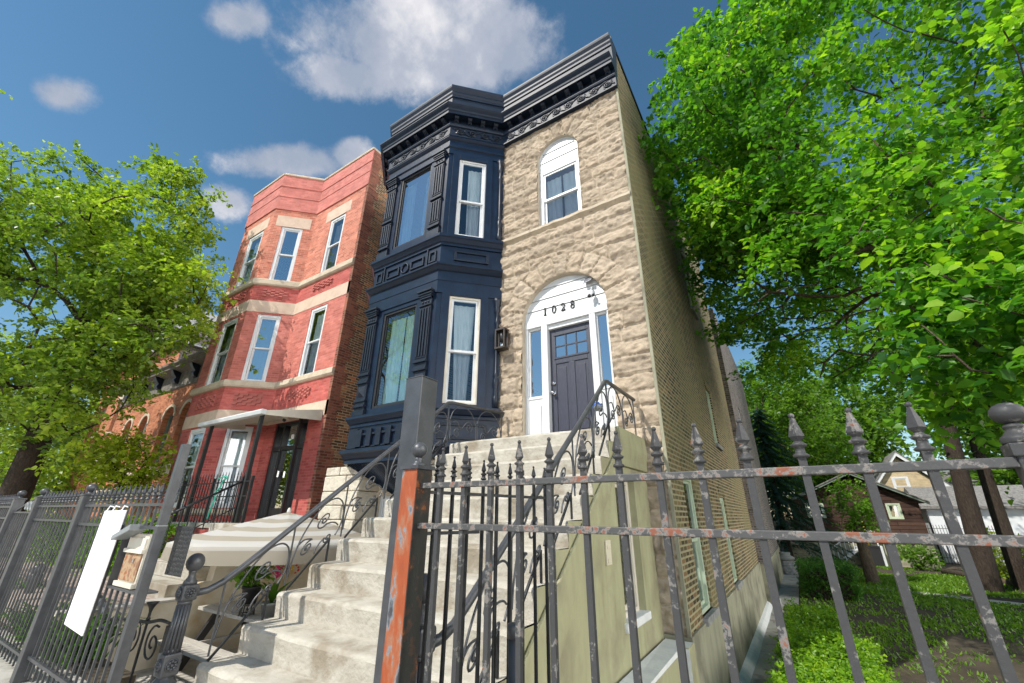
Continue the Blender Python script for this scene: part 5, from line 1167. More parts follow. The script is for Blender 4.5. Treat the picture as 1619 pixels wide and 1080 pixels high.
for k in range(NS): a = 2*math.pi*k/NS+.30; m.tube([(C0.x, C0.y, -.05), (C0.x+1.38*math.cos(a), C0.y+1.38*math.sin(a), C0.z-.42)], .009, 4)
m.build('rib', 'wood_bench', ub)
# planting behind the left fence
def shrub(name, label, cat, mat, pts, rad, n, size, seed, base, **k):
    t = thing(name, label, cat, base); crown('foliage', mat, t, pts, rad, n, size, seed=seed, **k); m = MB()
    for p in pts[::max(1, len(pts)//10)]: m.tube([(base[0]*.5+p[0]*.5, base[1]*.5+p[1]*.5, base[2]), p], .008, 4)
    m.build('stem', 'bark', t); return t
def boxpts(x0, x1, y0, y1, z0, z1, n, seed):
    g = random.Random(seed); return [(g.uniform(x0, x1), g.uniform(y0, y1), g.uniform(z0, z1)) for _ in range(n)]
shrub('clipped_hedge', 'clipped green hedge in the neighbouring yard behind the picket fence', 'hedge', 'leaf_hedge', boxpts(-17.5, -10.6, 3.3, 4.1, -1.05, -.22, 300, 3), .24, 64, .075, 3, (-12.5, 3.9, -1.13))
def blades(name, label, c, n, L, seed):
    t = thing(name, label, 'plant', c); g = random.Random(seed); m = MB()
    for k in range(n):
        a = g.uniform(0, 6.28); e = Vector((math.cos(a), math.sin(a), 0)); s_ = Vector((-e.y, e.x, 0)); b = Vector(c)+Vector((g.gauss(0, .16), g.gauss(0, .10), 0)); l = L*g.uniform(.6, 1.1); w_ = .022
        P = [b+e*(l*q*.75)+Vector((0, 0, l*(1.25*q-.75*q*q))) for q in (0, .3, .6, .85, 1)]
        m.add([q for p_, ww in zip(P, (.6*w_, w_, w_, .6*w_, .05*w_)) for q in (p_-s_*ww, p_+s_*ww)], [(2*i, 2*i+1, 2*i+3, 2*i+2) for i in range(4)])
    m.build('blade', 'leaf_plant', t); return t
blades('daylily', 'bright green daylily clump behind the lower left fence pickets', (-7.9, 2.0, -1.40), 220, .62, 3); blades('daylily', 'bright green daylily clump below the white board', (-6.85, 2.0, -1.42), 220, .58, 4); blades('daylily', 'small daylily clump furthest left behind the picket fence', (-10.9, 2.1, -1.35), 160, .55, 5)
m = MB(); m.box(-14, -5.6, 1.9, 2.16, -2.5, -1.42); struct(m.build('garden_bed', 'lawn_soil'))
# ================================================================= RED BRICK THREE-STOREY HOUSE
red = thing('red_brick_house', 'three storey red brick house with angled bay, stone bands and white windows', 'house', (-12.5, 6, -1.46))
RXr, RXj, RC = -9.255, -11.93, (-12.86, 5.075); RY = 6.0
RL = [(-15.8, 6.0), (-14.85, 5.075), RC, (RXj, RY), (RXr, RY)]
FR_, FRf, FRc, FRl = Fr(RL[3], RL[4]), Fr(RL[2], RL[3]), Fr(RL[1], RL[2]), Fr(RL[0], RL[1])
ur = lambda x: x-RXj
ROWS = [(6.77, 8.88), (3.45, 5.60), (.12, 2.20)]
LEV = [(-1.6, 2.25, 'brick_red'), (2.63, 3.30, 'brick_red'), (3.47, 5.67, 'brick_rose'), (6.06, 6.60, 'brick_red'), (6.80, 9.62, 'brick_salmon')]
def redwall():
    for i, (za, zb, mt) in enumerate(LEV):
        m = MB()
        for F, a, b, low in ((FR_, ur(-10.97), ur(-10.19), False), (FRf, .33, .98, True), (FRc, .58, 1.55, True), (FRl, .33, .98, True)):
            hs = []
            for (p, q) in ROWS:
                if F is FR_ and p < 1: p, q, aa, bb = -.22, 2.25, ur(-11.50), ur(-9.98)
                else: aa, bb = a, b
                if q > za and p < zb: hs.append((aa, bb, max(p, za), min(q, zb)))
            if F is FR_ and mt == 'brick_salmon': pass
            m.wall(F, 0, F.L, za, zb, hs, .10)
        mat = mt
        m.build('brick_wall', mat, red)
redwall()
for z0, z1 in ((2.25, 2.63), (5.67, 6.06)): MB().sweep(RL, [(0, z0), (.012, z0), (.012, z1), (0, z1)]).build('stone_band', 'pink_stone', red)
for z0, z1 in ((3.28, 3.48), (6.58, 6.81), (-.05, .10)): MB().sweep(RL if z0 > 0 else RL[:4], [(0, z0), (.05, z0+.01), (.085, z0+.05), (.08, z1-.03), (.06, z1), (0, z1+.004)]).build('sill_course', 'cut_stone', red)
m = MB()
for F, a, b in ((FR_, ur(-11.25), ur(-9.98)), (FRf, .12, 1.20), (FRc, .38, 1.74), (FRl, .12, 1.2)): m.fbox(F, a, b, -.05, .010, 8.88, 9.31)
m.each('lintel', 'pink_stone', red, bevel=.004)
m = MB(); m.sweep(RL, [(0, 9.55), (.035, 9.56), (.035, 10.08), (.05, 10.09), (.05, 10.14), (.03, 10.15), (.03, 10.52), (.05, 10.53), (.05, 10.58), (.035, 10.6), (.035, 11.02), (-.25, 11.02)]); m.build('parapet', 'brick_coral', red)
m = MB(); m.sweep([RL[2], RL[3], (-12.0+.35, 6.0)], [(-.26, 11.02), (.06, 11.02), (.07, 11.06), (.06, 11.10), (-.26, 11.10)]); m.sweep([RL[0], RL[1], RL[2]], [(-.26, 11.02), (.06, 11.02), (.07, 11.06), (.06, 11.10), (-.26, 11.10)]); m.sweep([(-11.60, 6.0), RL[4]], [(-.26, 11.02), (.06, 11.02), (.07, 11.06), (.06, 11.10), (-.26, 11.10)]); m.build('coping', 'cut_stone', red)
for F, a, b, zz in ((FR_, ur(-11.1), ur(-10.15), (6.25, 6.47)), (FR_, ur(-11.1), ur(-10.15), (2.85, 3.12)), (FRf, .30, 1.02, (6.22, 6.47)), (FRf, .30, 1.02, (2.78, 3.12)), (FRc, .5, 1.6, (6.22, 6.47)), (FRc, .5, 1.6, (2.78, 3.12))):
    m = MB(); rows = 5; h = (zz[1]-zz[0])/rows; n = int((b-a)/.115)
    m.fbox(F, a, b, -.01, .004, zz[0], zz[1])
    for r in range(rows):
        for k in range(n):
            if (k+r) % 2 == 0: x = a+(b-a)*k/n; m.fbox(F, x, x+(b-a)/n*.9, .004, .045, zz[0]+r*h, zz[0]+r*h+h*.86)
    m.build('brick_lattice', 'brick_red', red)
for (p, q) in ROWS:
    if p > 1: window(red, FR_, ur(-10.97), ur(-10.19), p, q, -.03, .085, .045, curtain=('fabric_white', [(0, 1, 0)]) if p < 5 else ('fabric_grey', [(0, 1, 0)]))
    window(red, FRf, .33, .98, p, q, -.03, .085, .045, curtain=None if p > 6 else ('fabric_grey' if p > 2 else 'fabric_white', [(0, 1, 0)]), glass='glass_mirror' if p > 2 else 'glass')
    window(red, FRc, .58, 1.55, p, q, -.03, .10, .05, curtain=('fabric_white', [(.1, 1, 0)]), glass='glass'); window(red, FRl, .33, .98, p, q, -.03, .085, .045)
# entrance: black frame, transom, sidelight, glazed storm door
Fe = Fr((-11.50, 6.08), (-9.98, 6.08)); m = MB(); L = Fe.L
for a, b in ((0, .07), (.36, .43), (L-.10, L), (L-.42, L-.36)): m.fbox(Fe, a, b, -.1, .04, -.22, 2.25)
for a, b in ((2.17, 2.25), (1.52, 1.62), (-.22, -.12)): m.fbox(Fe, .07, L-.1, -.1, .03, a, b)
m.fbox(Fe, .43, .50, -.06, .02, -.12, 1.52); m.fbox(Fe, L-.48, L-.42, -.06, .02, -.12, 1.52); m.fbox(Fe, .5, L-.48, -.06, .02, -.12, .12)
rdoor = m.build('door', 'plastic_black', red, bevel=.003)
MB().quad(Fe(.05, -.04, -.2), Fe(L-.05, -.04, -.2), Fe(L-.05, -.04, 2.2), Fe(.05, -.04, 2.2)).build('door_glass', 'glass_mirror', rdoor)
MB().fbox(Fe, .68, .80, -.035, -.03, 1.80, 1.92).build('number_plate', 'white_sign', rdoor)
MB().fbox(Fe, .53, .56, .02, .06, .85, 1.0).build('handle', 'chrome', rdoor)
# side wall and shell
FRs = Fr((RXr, 6.0), (RXr, 24)); m = MB(); m.wall(FRs, .0, FRs.L, -2.6, 10.6, [(9, 9.8, 3.6, 5.2)], .1); m.build('side_wall', 'brick_common', red)
m = MB()                                            # painted return of the front brick, toothed edge
z = -1.6; k = 0
while z < 10.9: m.fboxuv(FRs, -.012, .26 if k % 2 else .37, -.1, .007, z, min(z+.335, 11.0)); z += .335; k += 1
m.build('painted_quoin', 'brick_dull', red)
m = MB(); m.fboxuv(FRs, .3, 1.6, -.2, .004, 10.55, 11.02); m.fboxuv(FRs, 1.6, 18, -.2, .004, 10.5, 10.75); m.build('parapet_return', 'brick_grey', red)
m = MB(); m.quad((-15.8, 24, -2.6), (-15.8, 6, -2.6), (-15.8, 6, 10.8), (-15.8, 24, 10.8), [(0, 0), (18, 0), (18, 13), (0, 13)]); m.build('party_wall', 'brick_common', red)
m = MB(); m.box(-15.79, RXr-.02, 23.9, 24, -2.6, 10.6); m.box(-15.79, RXr-.02, 6.05, 24, 10.3, 10.4); m.add([(-15.7, 6.04, 10.39), (-14.8, 5.12, 10.39), (-12.9, 5.12, 10.39), (-12.0, 6.04, 10.39)], [(0, 1, 2, 3)]); m.build('roof', 'dark_sheet', red)
# porch: floor, aluminium awning, posts, railings
pc = thing('porch_awning', 'cream aluminium awning on black posts over the red house porch', 'awning', (-10.9, 5.2, -.2))
m = MB(); A0, A1 = (-12.32, 4.62), (-9.45, 4.62); zf, zb_ = 2.06, 2.36
m.prism([(A0[0], 4.62, zf), (A1[0], 4.62, zf), (A1[0], 5.99, zb_), (A0[0], 5.99, zb_)], (0, 0, .02))
for k in range(15): x = A0[0]+.1+k*(A1[0]-A0[0]-.2)/14; m.prism([(x-.02, 4.66, zf-.035), (x+.02, 4.66, zf-.035), (x+.02, 5.98, zb_-.035), (x-.02, 5.98, zb_-.035)], (0, 0, .034))
m.build('awning_panel', 'cream_paint', pc)
m = MB(); m.prism([(A0[0]-.05, 4.54, zf-.05), (A0[0]-.05, 4.64, zf-.06), (A0[0]-.05, 4.64, zf+.05), (A0[0]-.05, 4.54, zf+.05), (A0[0]-.05, 4.515, zf+.02)], (A1[0]-A0[0]+.1, 0, 0)); m.build('gutter', 'white_paint', pc)
m = MB(); m.prism([(A1[0], 4.62, zf-.06), (A1[0], 5.99, zb_-.24), (A1[0], 5.99, zb_+.03), (A1[0], 4.62, zf+.04)], (.03, 0, 0)); m.prism([(A0[0], 4.62, zf-.06), (A0[0], 5.99, zb_-.2), (A0[0], 5.99, zb_+.03), (A0[0], 4.62, zf+.04)], (-.03, 0, 0)); m.each('end_panel', 'cream_paint', pc)
for x, y in ((-11.95, 4.68), (-9.62, 4.68), (-9.9, 5.75)):
    m = MB(); m.box(x-.035, x+.035, y-.035, y+.035, -.22, 2.03 if y < 5 else 2.25); m.build('post', 'plastic_black', pc)
m = MB(); p = (-9.85, 5.35, 2.02); m.tube([(p[0], p[1], 2.2), (p[0], p[1]-.02, 2.06)], .07, 14); dm = m.build('housing', 'cream_paint', None); 
dm.name = 'dome_camera'; tag(dm, 'cream dome security camera under the porch awning', 'camera'); m = MB(); m.ball((p[0]+.02, p[1]-.05, 2.05), .045, 12); m.build('lens', 'plastic_black', dm)
pch = thing('red_house_porch', 'red painted porch base with lattice under the black porch railing', 'porch', (-11, 5.3, -1.13))
m = MB(); m.box(-12.6, -9.4, 4.62, 5.98, -.30, -.20); m.build('porch_floor', 'concrete', pch, bevel=.01); Fp = Fr((-12.6, 4.65), (-9.4, 4.65)); m = MB(); m.wall(Fp, 0, 3.2, -1.2, -.30, []); m.wall(Fr((-9.4, 4.65), (-9.4, 6)), 0, 1.35, -1.2, -.3, []); m.build('porch_wall', 'brick_red', pch)
pr = thing('porch_railing', 'black spear topped railing along the red house porch and its stairs', 'railing', (-11, 4.66, -.2))
m = MB(); 
for z in (.33, .62): m.box(-12.5, -9.35, 4.65, 4.68, z-.012, z+.012)
m.tube([(-9.72, 4.66, .62), (-9.72, 3.1, -.28)], .022, 8); m.tube([(-9.72, 4.66, .12), (-9.72, 3.1, -.80)], .012, 4)
m.tube([(-7.95, 4.5, .42), (-7.95, 3.1, -.30)], .02, 8) if False else None
m.build('rail', 'black_iron', pr)
m = MB()
for x in (-12.5, -11.0, -9.72, -9.35): m.box(x-.025, x+.025, 4.635, 4.685, -.2, .72)
m.box(-9.745, -9.695, 3.08, 3.13, -1.1, -.22); m.each('post', 'black_iron', pr)
m = MB(); m.box(-12.408, -12.392, 4.657, 4.673, -.2, .74); m.add([(-12.4+a, 4.665+b, c) for a, b, c in ((-.018, 0, .76), (0, -.012, .76), (.018, 0, .76), (0, .012, .76), (0, 0, .86), (0, 0, .72))], [(0, 1, 4), (1, 2, 4), (2, 3, 4), (3, 0, 4), (0, 1, 5), (1, 2, 5), (2, 3, 5), (3, 0, 5)])
bp0 = m.build('baluster', 'black_iron', pr)
for k in range(1, 23): rep(bp0, (k*.133, 0, 0), pr)
m = MB(); m.box(-9.728, -9.712, 3.292, 3.308, -.78, -.1); b1 = m.build('baluster', 'black_iron', pr)
for k in range(1, 10): rep(b1, (0, k*.14, k*.081), pr)
cd = thing('green_cord', 'green cord knotted to the porch railing in front of the black door', 'cord', (-10.6, 4.63, .6)); m = MB()
m.tube([(q.x, 4.635, q.y) for q in smooth_pts([(-10.75, .70, 0), (-10.55, .74, 0), (-10.35, .72, 0), (-10.52, .66, 0), (-10.6, .50, 0), (-10.74, .42, 0), (-10.68, .3, 0), (-10.75, .1, 0), (-10.8, -.12, 0)], 6)], .017, 6); m.build('cord', 'cord_green', cd)
# ================================================================= ORANGE BRICK HOUSE, AND THE GREY HOUSE BEYOND
org = thing('orange_brick_house', 'low orange brick house with arched windows and dark bracketed cornice', 'house', (-20, 6, -1.46))
FO = Fr((-25.2, 6.0), (-15.85, 6.0)); uo = lambda x: x+25.2
WO = [(-18.13, -17.33, 1.52, 3.30, .40), (-19.65, -18.72, 1.52, 3.30, .40), (-21.9, -21.1, 1.6, 3.25, .38), (-23.6, -22.8, 1.6, 3.25, .38), (-18.1, -17.4, -.9, .5, .1), (-19.6, -18.8, -.9, .5, .1)]
m = MB(); m.wall(FO, 0, FO.L, -1.5, 4.45, [(uo(a), uo(b), c, d, e) for a, b, c, d, e in WO], .28); m.build('brick_wall', 'brick_orange', org)
m = MB(); m.sweep([(-25.2, 6), (-15.85, 6)], [(0, 1.18), (.05, 1.2), (.06, 1.36), (0, 1.4)]); m.sweep([(-25.2, 6), (-15.85, 6)], [(0, .55), (.04, .56), (.04, .8), (0, .82)]); m.build('stone_band', 'cut_stone', org)
for a, b, c, d, e in WO:
    m = MB(); hw = (b-a)/2; xc = (a+b)/2; n = 12
    for k in range(n):
        p, q = [math.pi*j/n for j in (k, k+1)]
        m.prism([FO(uo(xc+r*math.cos(t)), .0, d+(r/hw*e if r > hw else e)*math.sin(t)) for r, t in ((hw, p), (hw+.11, p), (hw+.11, q), (hw, q))], FO.n*.03)
    m.build('window_hood', 'sage_trim' if False else 'cut_stone', org)
    m = MB(); m.wall(FO, uo(a)-.01, uo(b)+.01, c, d+e+.02, [], 0); m.v = [v-FO.n*.22 for v in m.v]; w_ = m.build('window', 'glass_mirror', org)
    m = MB(); m.fbox(FO, uo(a), uo(a)+.06, -.23, -.17, c, d+e*.6); m.fbox(FO, uo(b)-.06, uo(b), -.23, -.17, c, d+e*.6); m.fbox(FO, uo(a), uo(b), -.23, -.17, (c+d)/2, (c+d)/2+.05); m.fbox(FO, uo(a), uo(b), -.23, -.17, c, c+.06); m.build('sash', 'green_trim' if a > -20 else 'white_paint', w_)
    m = MB(); m.fbox(FO, uo(a)-.08, uo(b)+.08, -.28, .09, c-.13, c); m.build('window_sill', 'cut_stone', org, bevel=.01)
m = MB(); m.sweep([(-25.2, 7), (-25.2, 6), (-15.85, 6)], [(0, 4.40), (.06, 4.42), (.06, 4.50), (.03, 4.52), (.03, 5.05), (.12, 5.08), (.38, 5.12), (.38, 5.2), (.46, 5.26), (.46, 5.34), (0, 5.44)]); oc = m.build('cornice', 'weathered_wood', org)
for k in range(6):
    u = 1.0+k*1.62; m = MB(); m.prism([FO(u-.11, d, z) for d, z in ((.03, 4.6), (.14, 4.62), (.20, 4.72), (.16, 4.84), (.26, 4.95), (.34, 5.1), (.03, 5.1))], FO.t*.22); m.build('bracket', 'black_trim', oc)
m = MB(); m.quad((-25.2, 5.7, 5.42), (-15.85, 5.7, 5.42), (-15.85, 12, 7.4), (-25.2, 12, 7.4)); m.quad((-25.2, 20, 5.42), (-15.85, 20, 5.42), (-15.85, 12, 7.4), (-25.2, 12, 7.4)); m.build('roof', 'shingle_roof', org)
m = MB(); m.quad((-25.2, 20, -1.5), (-25.2, 6, -1.5), (-25.2, 6, 5.4), (-25.2, 20, 5.4), [(0, 0), (14, 0), (14, 7), (0, 7)]); m.build('side_wall', 'brick_orange', org)
m = MB(); m.box(-21.2, -20.3, 7.6, 8.3, 5.3, 7.6); m.build('chimney', 'brick_orange', org) if False else None
gh = thing('grey_brick_house', 'tall weathered grey brick house standing left behind the big tree', 'house', (-31, 8, -1.46))
FG = Fr((-25.6, 7.6), (-25.6, 22)); m = MB(); m.wall(FG, 0, 14, -1.5, 9.0, [(3, 3.9, 1.5, 3.2), (6, 6.9, 1.5, 3.2)], .1); m.quad(FG(0, 0, 9.0), FG(14, 0, 9.0), FG(7, -5.5, 12.0), FG(7, -5.5, 12), [(0, 9), (14, 9), (7, 12), (7, 12)]); m.build('side_wall', 'brick_grey', gh)
FG2 = Fr((-36.6, 7.6), (-25.6, 7.6)); WG = [(1.2, 2.2), (4, 5), (8.6, 9.6)]
m = MB(); m.wall(FG2, 0, FG2.L, -1.5, 8.2, [(a, b, z, z+1.9) for a, b in WG for z in (.6, 4.2)], .15); m.build('brick_wall', 'brick_orange', gh)
m = MB(); 
for a, b in WG:
    for z in (.6, 4.2): m.quad(FG2(a, -.14, z), FG2(b, -.14, z), FG2(b, -.14, z+1.9), FG2(a, -.14, z+1.9))
m.build('window', 'glass_mirror', gh); m = MB(); 
for a, b in WG:
    for z in (.6, 4.2): m.fbox(FG2, a-.1, b+.1, -.1, .06, z+1.9, z+2.2); m.fbox(FG2, a-.1, b+.1, -.1, .08, z-.15, z)
m.each('stone_trim', 'cut_stone', gh)
m = MB(); m.prism([(-37, 7.2, 8.2), (-25.2, 7.2, 8.2), (-31.1, 7.2, 12.6)], (0, .3, 0)); m.quad((-37, 7.2, 8.2), (-31.1, 7.2, 12.6), (-31.1, 22, 12.6), (-37, 22, 8.2)); m.quad((-25.2, 7.2, 8.2), (-31.1, 7.2, 12.6), (-31.1, 22, 12.6), (-25.2, 22, 8.2)); m.build('roof', 'slate_grey', gh)
# ================================================================= SIDE YARD AND BACK YARD
GZ = -2.45
sheet('side_walk', SX+.0, -.55, 2.0, 30, GZ, 'walk_concrete'); sheet('yard_soil', -.55, 40, 2.0, 60, GZ-.004, 'lawn_soil')
m = MB(); m.prism([(.6, 22.9, GZ+.003), (1.3, 22.6, GZ+.003), (6, 20.5, GZ+.003), (14, 17.4, GZ+.003), (14, 18.0, GZ+.003), (6, 21.1, GZ+.003), (1.4, 23.2, GZ+.003)], (0, 0, .02)); struct(m.build('garden_path', 'walk_concrete'))
def grass():                                        # thin lawn: tufts denser past the path, sparse on the worn soil in front
    g = np.random.default_rng(5); n = 150000; x = g.uniform(-.5, 16, n); y = 3+29*g.random(n)**.62
    dens = np.clip((fbm(x*.8, y*.5, 3)-.30)*3.2, 0, 1)*np.where(y > 22, 1., np.clip((y-4)/14, .25, .9)); k = g.random(n) < dens; x, y = x[k], y[k]; n = len(x)
    h = g.uniform(.03, .085, n)*np.where(y > 22, 1.15, .9); a = g.uniform(0, 6.28, n); w_ = .006+.0011*y; lx, ly = g.normal(0, .035, n), g.normal(0, .035, n)
    c, s = np.cos(a)*w_, np.sin(a)*w_; z = np.full(n, GZ-.003)
    V = np.stack([np.stack([x-c, y-s, z], 1), np.stack([x+c, y+s, z], 1), np.stack([x+c*.3+lx, y+s*.3+ly, z+h], 1), np.stack([x-c*.3+lx, y-s*.3+ly, z+h], 1)], 1).reshape(-1, 3)
    o = np_mesh('grass', V, np.arange(n*4).reshape(n, 4), 'leaf_grass', None, np.repeat(np.clip(g.normal(.5, .2, n), 0, 1), 4)); struct(o, 'stuff'); tag(o, 'thin mown grass over worn soil in the side yard', 'grass')
grass()
def hedge(label, x0, x1, y0, y1, zt, n, seed, mat='leaf_hedge', size=.05, near=1):
    t = thing('clipped_hedge', label, 'hedge', ((x0+x1)/2, (y0+y1)/2, GZ), 'clipped hedge blocks along the side walk'); g = random.Random(seed); P = []
    for _ in range(n):
        u, v, w_ = g.random(), g.random(), g.random(); f = g.random()
        p = [x0+(x1-x0)*u, y0+(y1-y0)*v, GZ+.1+(zt-GZ-.15)*w_]
        if f < .5: p[2] = zt-.08+.05*math.sin(p[1]*3.)*1
        elif f < .72: p[0] = x1-.06 if g.random() < .6 else x0+.06
        elif f < .88: p[1] = y0+.06
        P.append(p)
    crown('foliage', mat, t, P, .14, 46, size, seed=seed, flat=.9, droop=0, twigs=6)
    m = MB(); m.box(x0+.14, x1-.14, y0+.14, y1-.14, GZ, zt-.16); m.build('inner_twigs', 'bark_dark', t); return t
hedge('sunny yellow green clipped hedge nearest the fence beside the house', -.62, .50, 6.4, 9.6, -1.74, 560, 3, size=.048)
hedge('green clipped hedge block in half shade behind the sunny hedge', -.62, .28, 9.9, 12.6, -1.78, 420, 4, size=.05)
hedge('dark green clipped hedge block at the far end of the side walk', -.35, 1.15, 18.6, 21.6, -1.52, 420, 6, 'leaf_hedge_dark', .062)
hedge('dark clipped hedge at the right edge of the yard', 6.6, 12, 22.4, 24.6, -1.45, 560, 7, 'leaf_hedge_dark', .07)
# ---- brown shingled cottage at the rear lot line
ct = thing('brown_cottage', 'brown shingled rear cottage with green gabled eaves and small windows', 'cottage', (3, 33, GZ))
FCt = Fr((-.35, 33.0), (5.75, 33.0)); m = MB()
m.wall(FCt, 0, FCt.L, -1.35, .85, [(.80, 1.75, -.02, .88-.05), (4.65, 5.3, -.05, .80)], .1)
m.add([FCt(0, 0, .85), FCt(FCt.L, 0, .85), FCt(3.35, 0, 2.25)], [(0, 1, 2)], [(0, .85), (6.1, .85), (3.35, 2.25)]); m.wall(Fr((-.35, 40), (-.35, 33)), 0, 7, -1.35, .85, []); m.wall(Fr((5.75, 33), (5.75, 40)), 0, 7, -1.35, .85, []); m.build('shingle_wall', 'clap_brown', ct)
m = MB(); m.fbox(FCt, -.03, FCt.L+.03, -7, .04, -2.6, -1.35); m.build('foundation', 'grey_stucco', ct)
m = MB()
for a, b in (((-.75, .68), (3.0, 2.40)), ((6.15, .68), (3.0, 2.40))):
    m.prism([(a[0], 32.55, a[1]), (b[0], 32.55, b[1]), (b[0], 32.55, b[1]+.13), (a[0], 32.55, a[1]+.13)], (0, .06, 0)); 
m.build('barge_board', 'green_trim', ct); m = MB()
for a, b in (((-.75, .80), (3.0, 2.52)), ((6.15, .80), (3.0, 2.52))): m.prism([(a[0], 32.5, a[1]), (b[0], 32.5, b[1]), (b[0], 32.5, b[1]+.06), (a[0], 32.5, a[1]+.06)], (0, 8, 0))
m.build('roof', 'shingle_roof', ct)
window(ct, FCt, .80, 1.75, -.02, .83, -.03, .10, .05, 'sage_trim', 'white_paint'); window(ct, FCt, 4.65, 5.3, -.05, .80, -.03, .10, .05, 'sage_trim', 'sage_trim', hung=False)
m = MB(); m.fbox(FCt, 2.95, 3.75, 0, .8, -2.45, -1.5); m.fbox(FCt, 2.9, 3.8, 0, .85, -1.5, -1.42); m.build('cellar_hatch', 'plastic_black', ct); m = MB()
for u in (2.85, 3.75): m.fbox(FCt, u, u+.1, .0, .95, -2.45, -1.42)
for u in (2.95, 3.7): m.fbox(FCt, u, u+.05, .6, .65, -1.42, -.65)
m.fbox(FCt, 2.95, 3.75, .6, .65, -.7, -.65); m.fbox(FCt, 3.42, 3.46, .1, .14, -1.4, .2) if False else None; m.build('hatch_frame', 'siding_white', ct)
MB().tube([FCt(3.35, .3, -1.42), FCt(3.35, .3, -.15)], .03, 6).build('pipe', 'yellow_petal', ct)
bst = thing('wooden_stair', 'grey painted wooden back stair against the brown cottage', 'stair', (1.9, 32.3, GZ)); m = MB()
for k in range(6): m.box(1.25+.22*k, 1.55+.22*k, 31.9, 32.9, GZ+.17*k+.05, GZ+.17*k+.10)
m.prism([(1.2, 31.9, GZ), (1.4, 31.9, GZ), (2.75, 31.9, GZ+1.05), (2.55, 31.9, GZ+1.05)], (0, .05, 0)); m.build('tread', 'siding_white', bst)
m = MB(); m.tube([(1.2, 31.88, GZ+.85), (2.7, 31.88, GZ+1.95)], .035, 4)
for k in range(8): x = 1.25+.2*k; m.tube([(x, 31.88, GZ+.05+.14*k), (x, 31.88, GZ+.88+.147*k)], .022, 4)
m.build('handrail', 'siding_white', bst)
# ---- beige gabled house and white garage beyond
bh = thing('beige_house', 'beige gabled house with white trim rising behind the brown cottage', 'house', (8, 46, GZ)); Fb = Fr((5.0, 45.0), (10.4, 45.0)); gx = 2.45
m = MB(); m.wall(Fb, 0, Fb.L, GZ, 1.4, []); m.add([Fb(0, 0, 1.4), Fb(Fb.L, 0, 1.4), Fb(gx, 0, 4.45)], [(0, 1, 2)], [(0, 1.4), (5.4, 1.4), (gx, 4.45)]); m.build('siding_wall', 'clap_beige', bh)
m = MB()
for a in (-.5, Fb.L+.5):
    za = 1.4-.5*(3.05/2.45 if a < 0 else 3.05/2.95); m.prism([Fb(a, .35, za), Fb(gx, .35, 4.55), Fb(gx, .35, 4.85), Fb(a, .35, za+.3)], Fb.n*-.1)
m.build('barge_board', 'white_paint', bh); m = MB()
for a in (-.5, Fb.L+.5):
    za = 1.4-.5*(3.05/2.45 if a < 0 else 3.05/2.95); m.prism([Fb(a, .4, za+.3), Fb(gx, .4, 4.85), Fb(gx, .4, 4.95), Fb(a, .4, za+.4)], Fb.n*-9)
m.build('roof', 'shingle_roof', bh)
window(bh, Fb, 1.75, 2.75, 1.6, 3.0, .02, .13, .06)
m = MB(); m.box(10.0, 17, 44.6, 45.2, 1.2, 1.35); m.quad((9.6, 44, 1.3), (18, 44, 1.3), (18, 49, 3.6), (9.6, 49, 3.6)); m.build('side_roof', 'shingle_roof', bh)
wg = thing('white_garage', 'white garage with a pale overhead door behind the cottage corner', 'garage', (10, 38, GZ)); Fw = Fr((6.9, 38), (13.5, 38)); m = MB(); m.fbox(Fw, 0, Fw.L, -5, 0, GZ, .55); m.build('garage_wall', 'siding_white', wg)
m = MB(); m.fbox(Fw, .7, 3.4, 0, .03, GZ, -.15); 
for k in range(4): m.fbox(Fw, .7, 3.4, .03, .04, GZ+.1+.55*k, GZ+.55+.55*k)
m.build('garage_door', 'white_paint', wg); m = MB(); m.fbox(Fw, -.3, Fw.L+.3, -5.3, .35, .55, .72); m.prism([Fw(-.3, .35, .72), Fw(-.3, -5.3, .72), Fw(-.3, -2.5, 2.0)], Fw.t*(Fw.L+.6)); m.build('roof', 'shingle_roof', wg)
fn = thing('alley_fence', 'tall black iron fence in front of the white garage', 'fence', (8, 36.5, GZ)); m = MB()
for k in range(28): m.tube([(6.0+k*.13, 36.4, GZ), (6.0+k*.13, 36.4, -.35)], .014, 4)
for z in (-.55, -2.1): m.tube([(5.95, 36.4, z), (9.7, 36.4, z)], .018, 4)
m.tube([(6.55, 36.35, GZ), (6.55, 36.35, .35)], .05, 6); m.build('bars', 'black_iron', fn)
bn = thing('blue_bin', 'blue plastic bin beside the white garage', 'bin', (8.3, 36.9, GZ)); m = MB(); m.prism([(7.75, 36.8, GZ+.1), (8.75, 36.8, GZ+.1), (8.85, 36.8, -1.32), (7.65, 36.8, -1.32)], (0, .7, 0)); m.build('body', 'blue_plastic', bn, bevel=.03); m = MB(); m.prism([(7.6, 36.7, -1.32), (8.9, 36.7, -1.32), (8.9, 36.7, -1.24), (7.6, 36.7, -1.24)], (0, .9, 0)); m.build('lid', 'blue_plastic', bn, bevel=.02)
bw = thing('back_fence', 'low dark board fence closing the yard behind the twin trunk tree', 'fence', (15, 37, GZ)); m = MB()
for k in range(60): m.box(9.8+k*.3, 10.08+k*.3, 36.2, 36.24, GZ, -.9)
m.build('boards', 'weathered_wood', bw)
us = thing('garden_urn', 'squat grey stone urn on the side walk beyond the house corner', 'urn', (-.93, 25, GZ)); MB().lathe((-.93, 25.6, GZ), [(.36, 0), (.36, .12), (.40, .14), (.40, .42), (.37, .45), (.37, .56)], 10, False).build('pedestal', 'slate_grey', us); MB().lathe((-.93, 25.6, GZ+.56), [(.28, 0), (.36, .08), (.36, .16), (.2, .24), (.22, .30), (.22, .36), (.15, .37)], 14).build('bowl', 'clay_pot', us)
cs = thing('back_steps', 'grey concrete steps at the end of the side walk', 'steps', (-.6, 29, GZ)); m = MB()
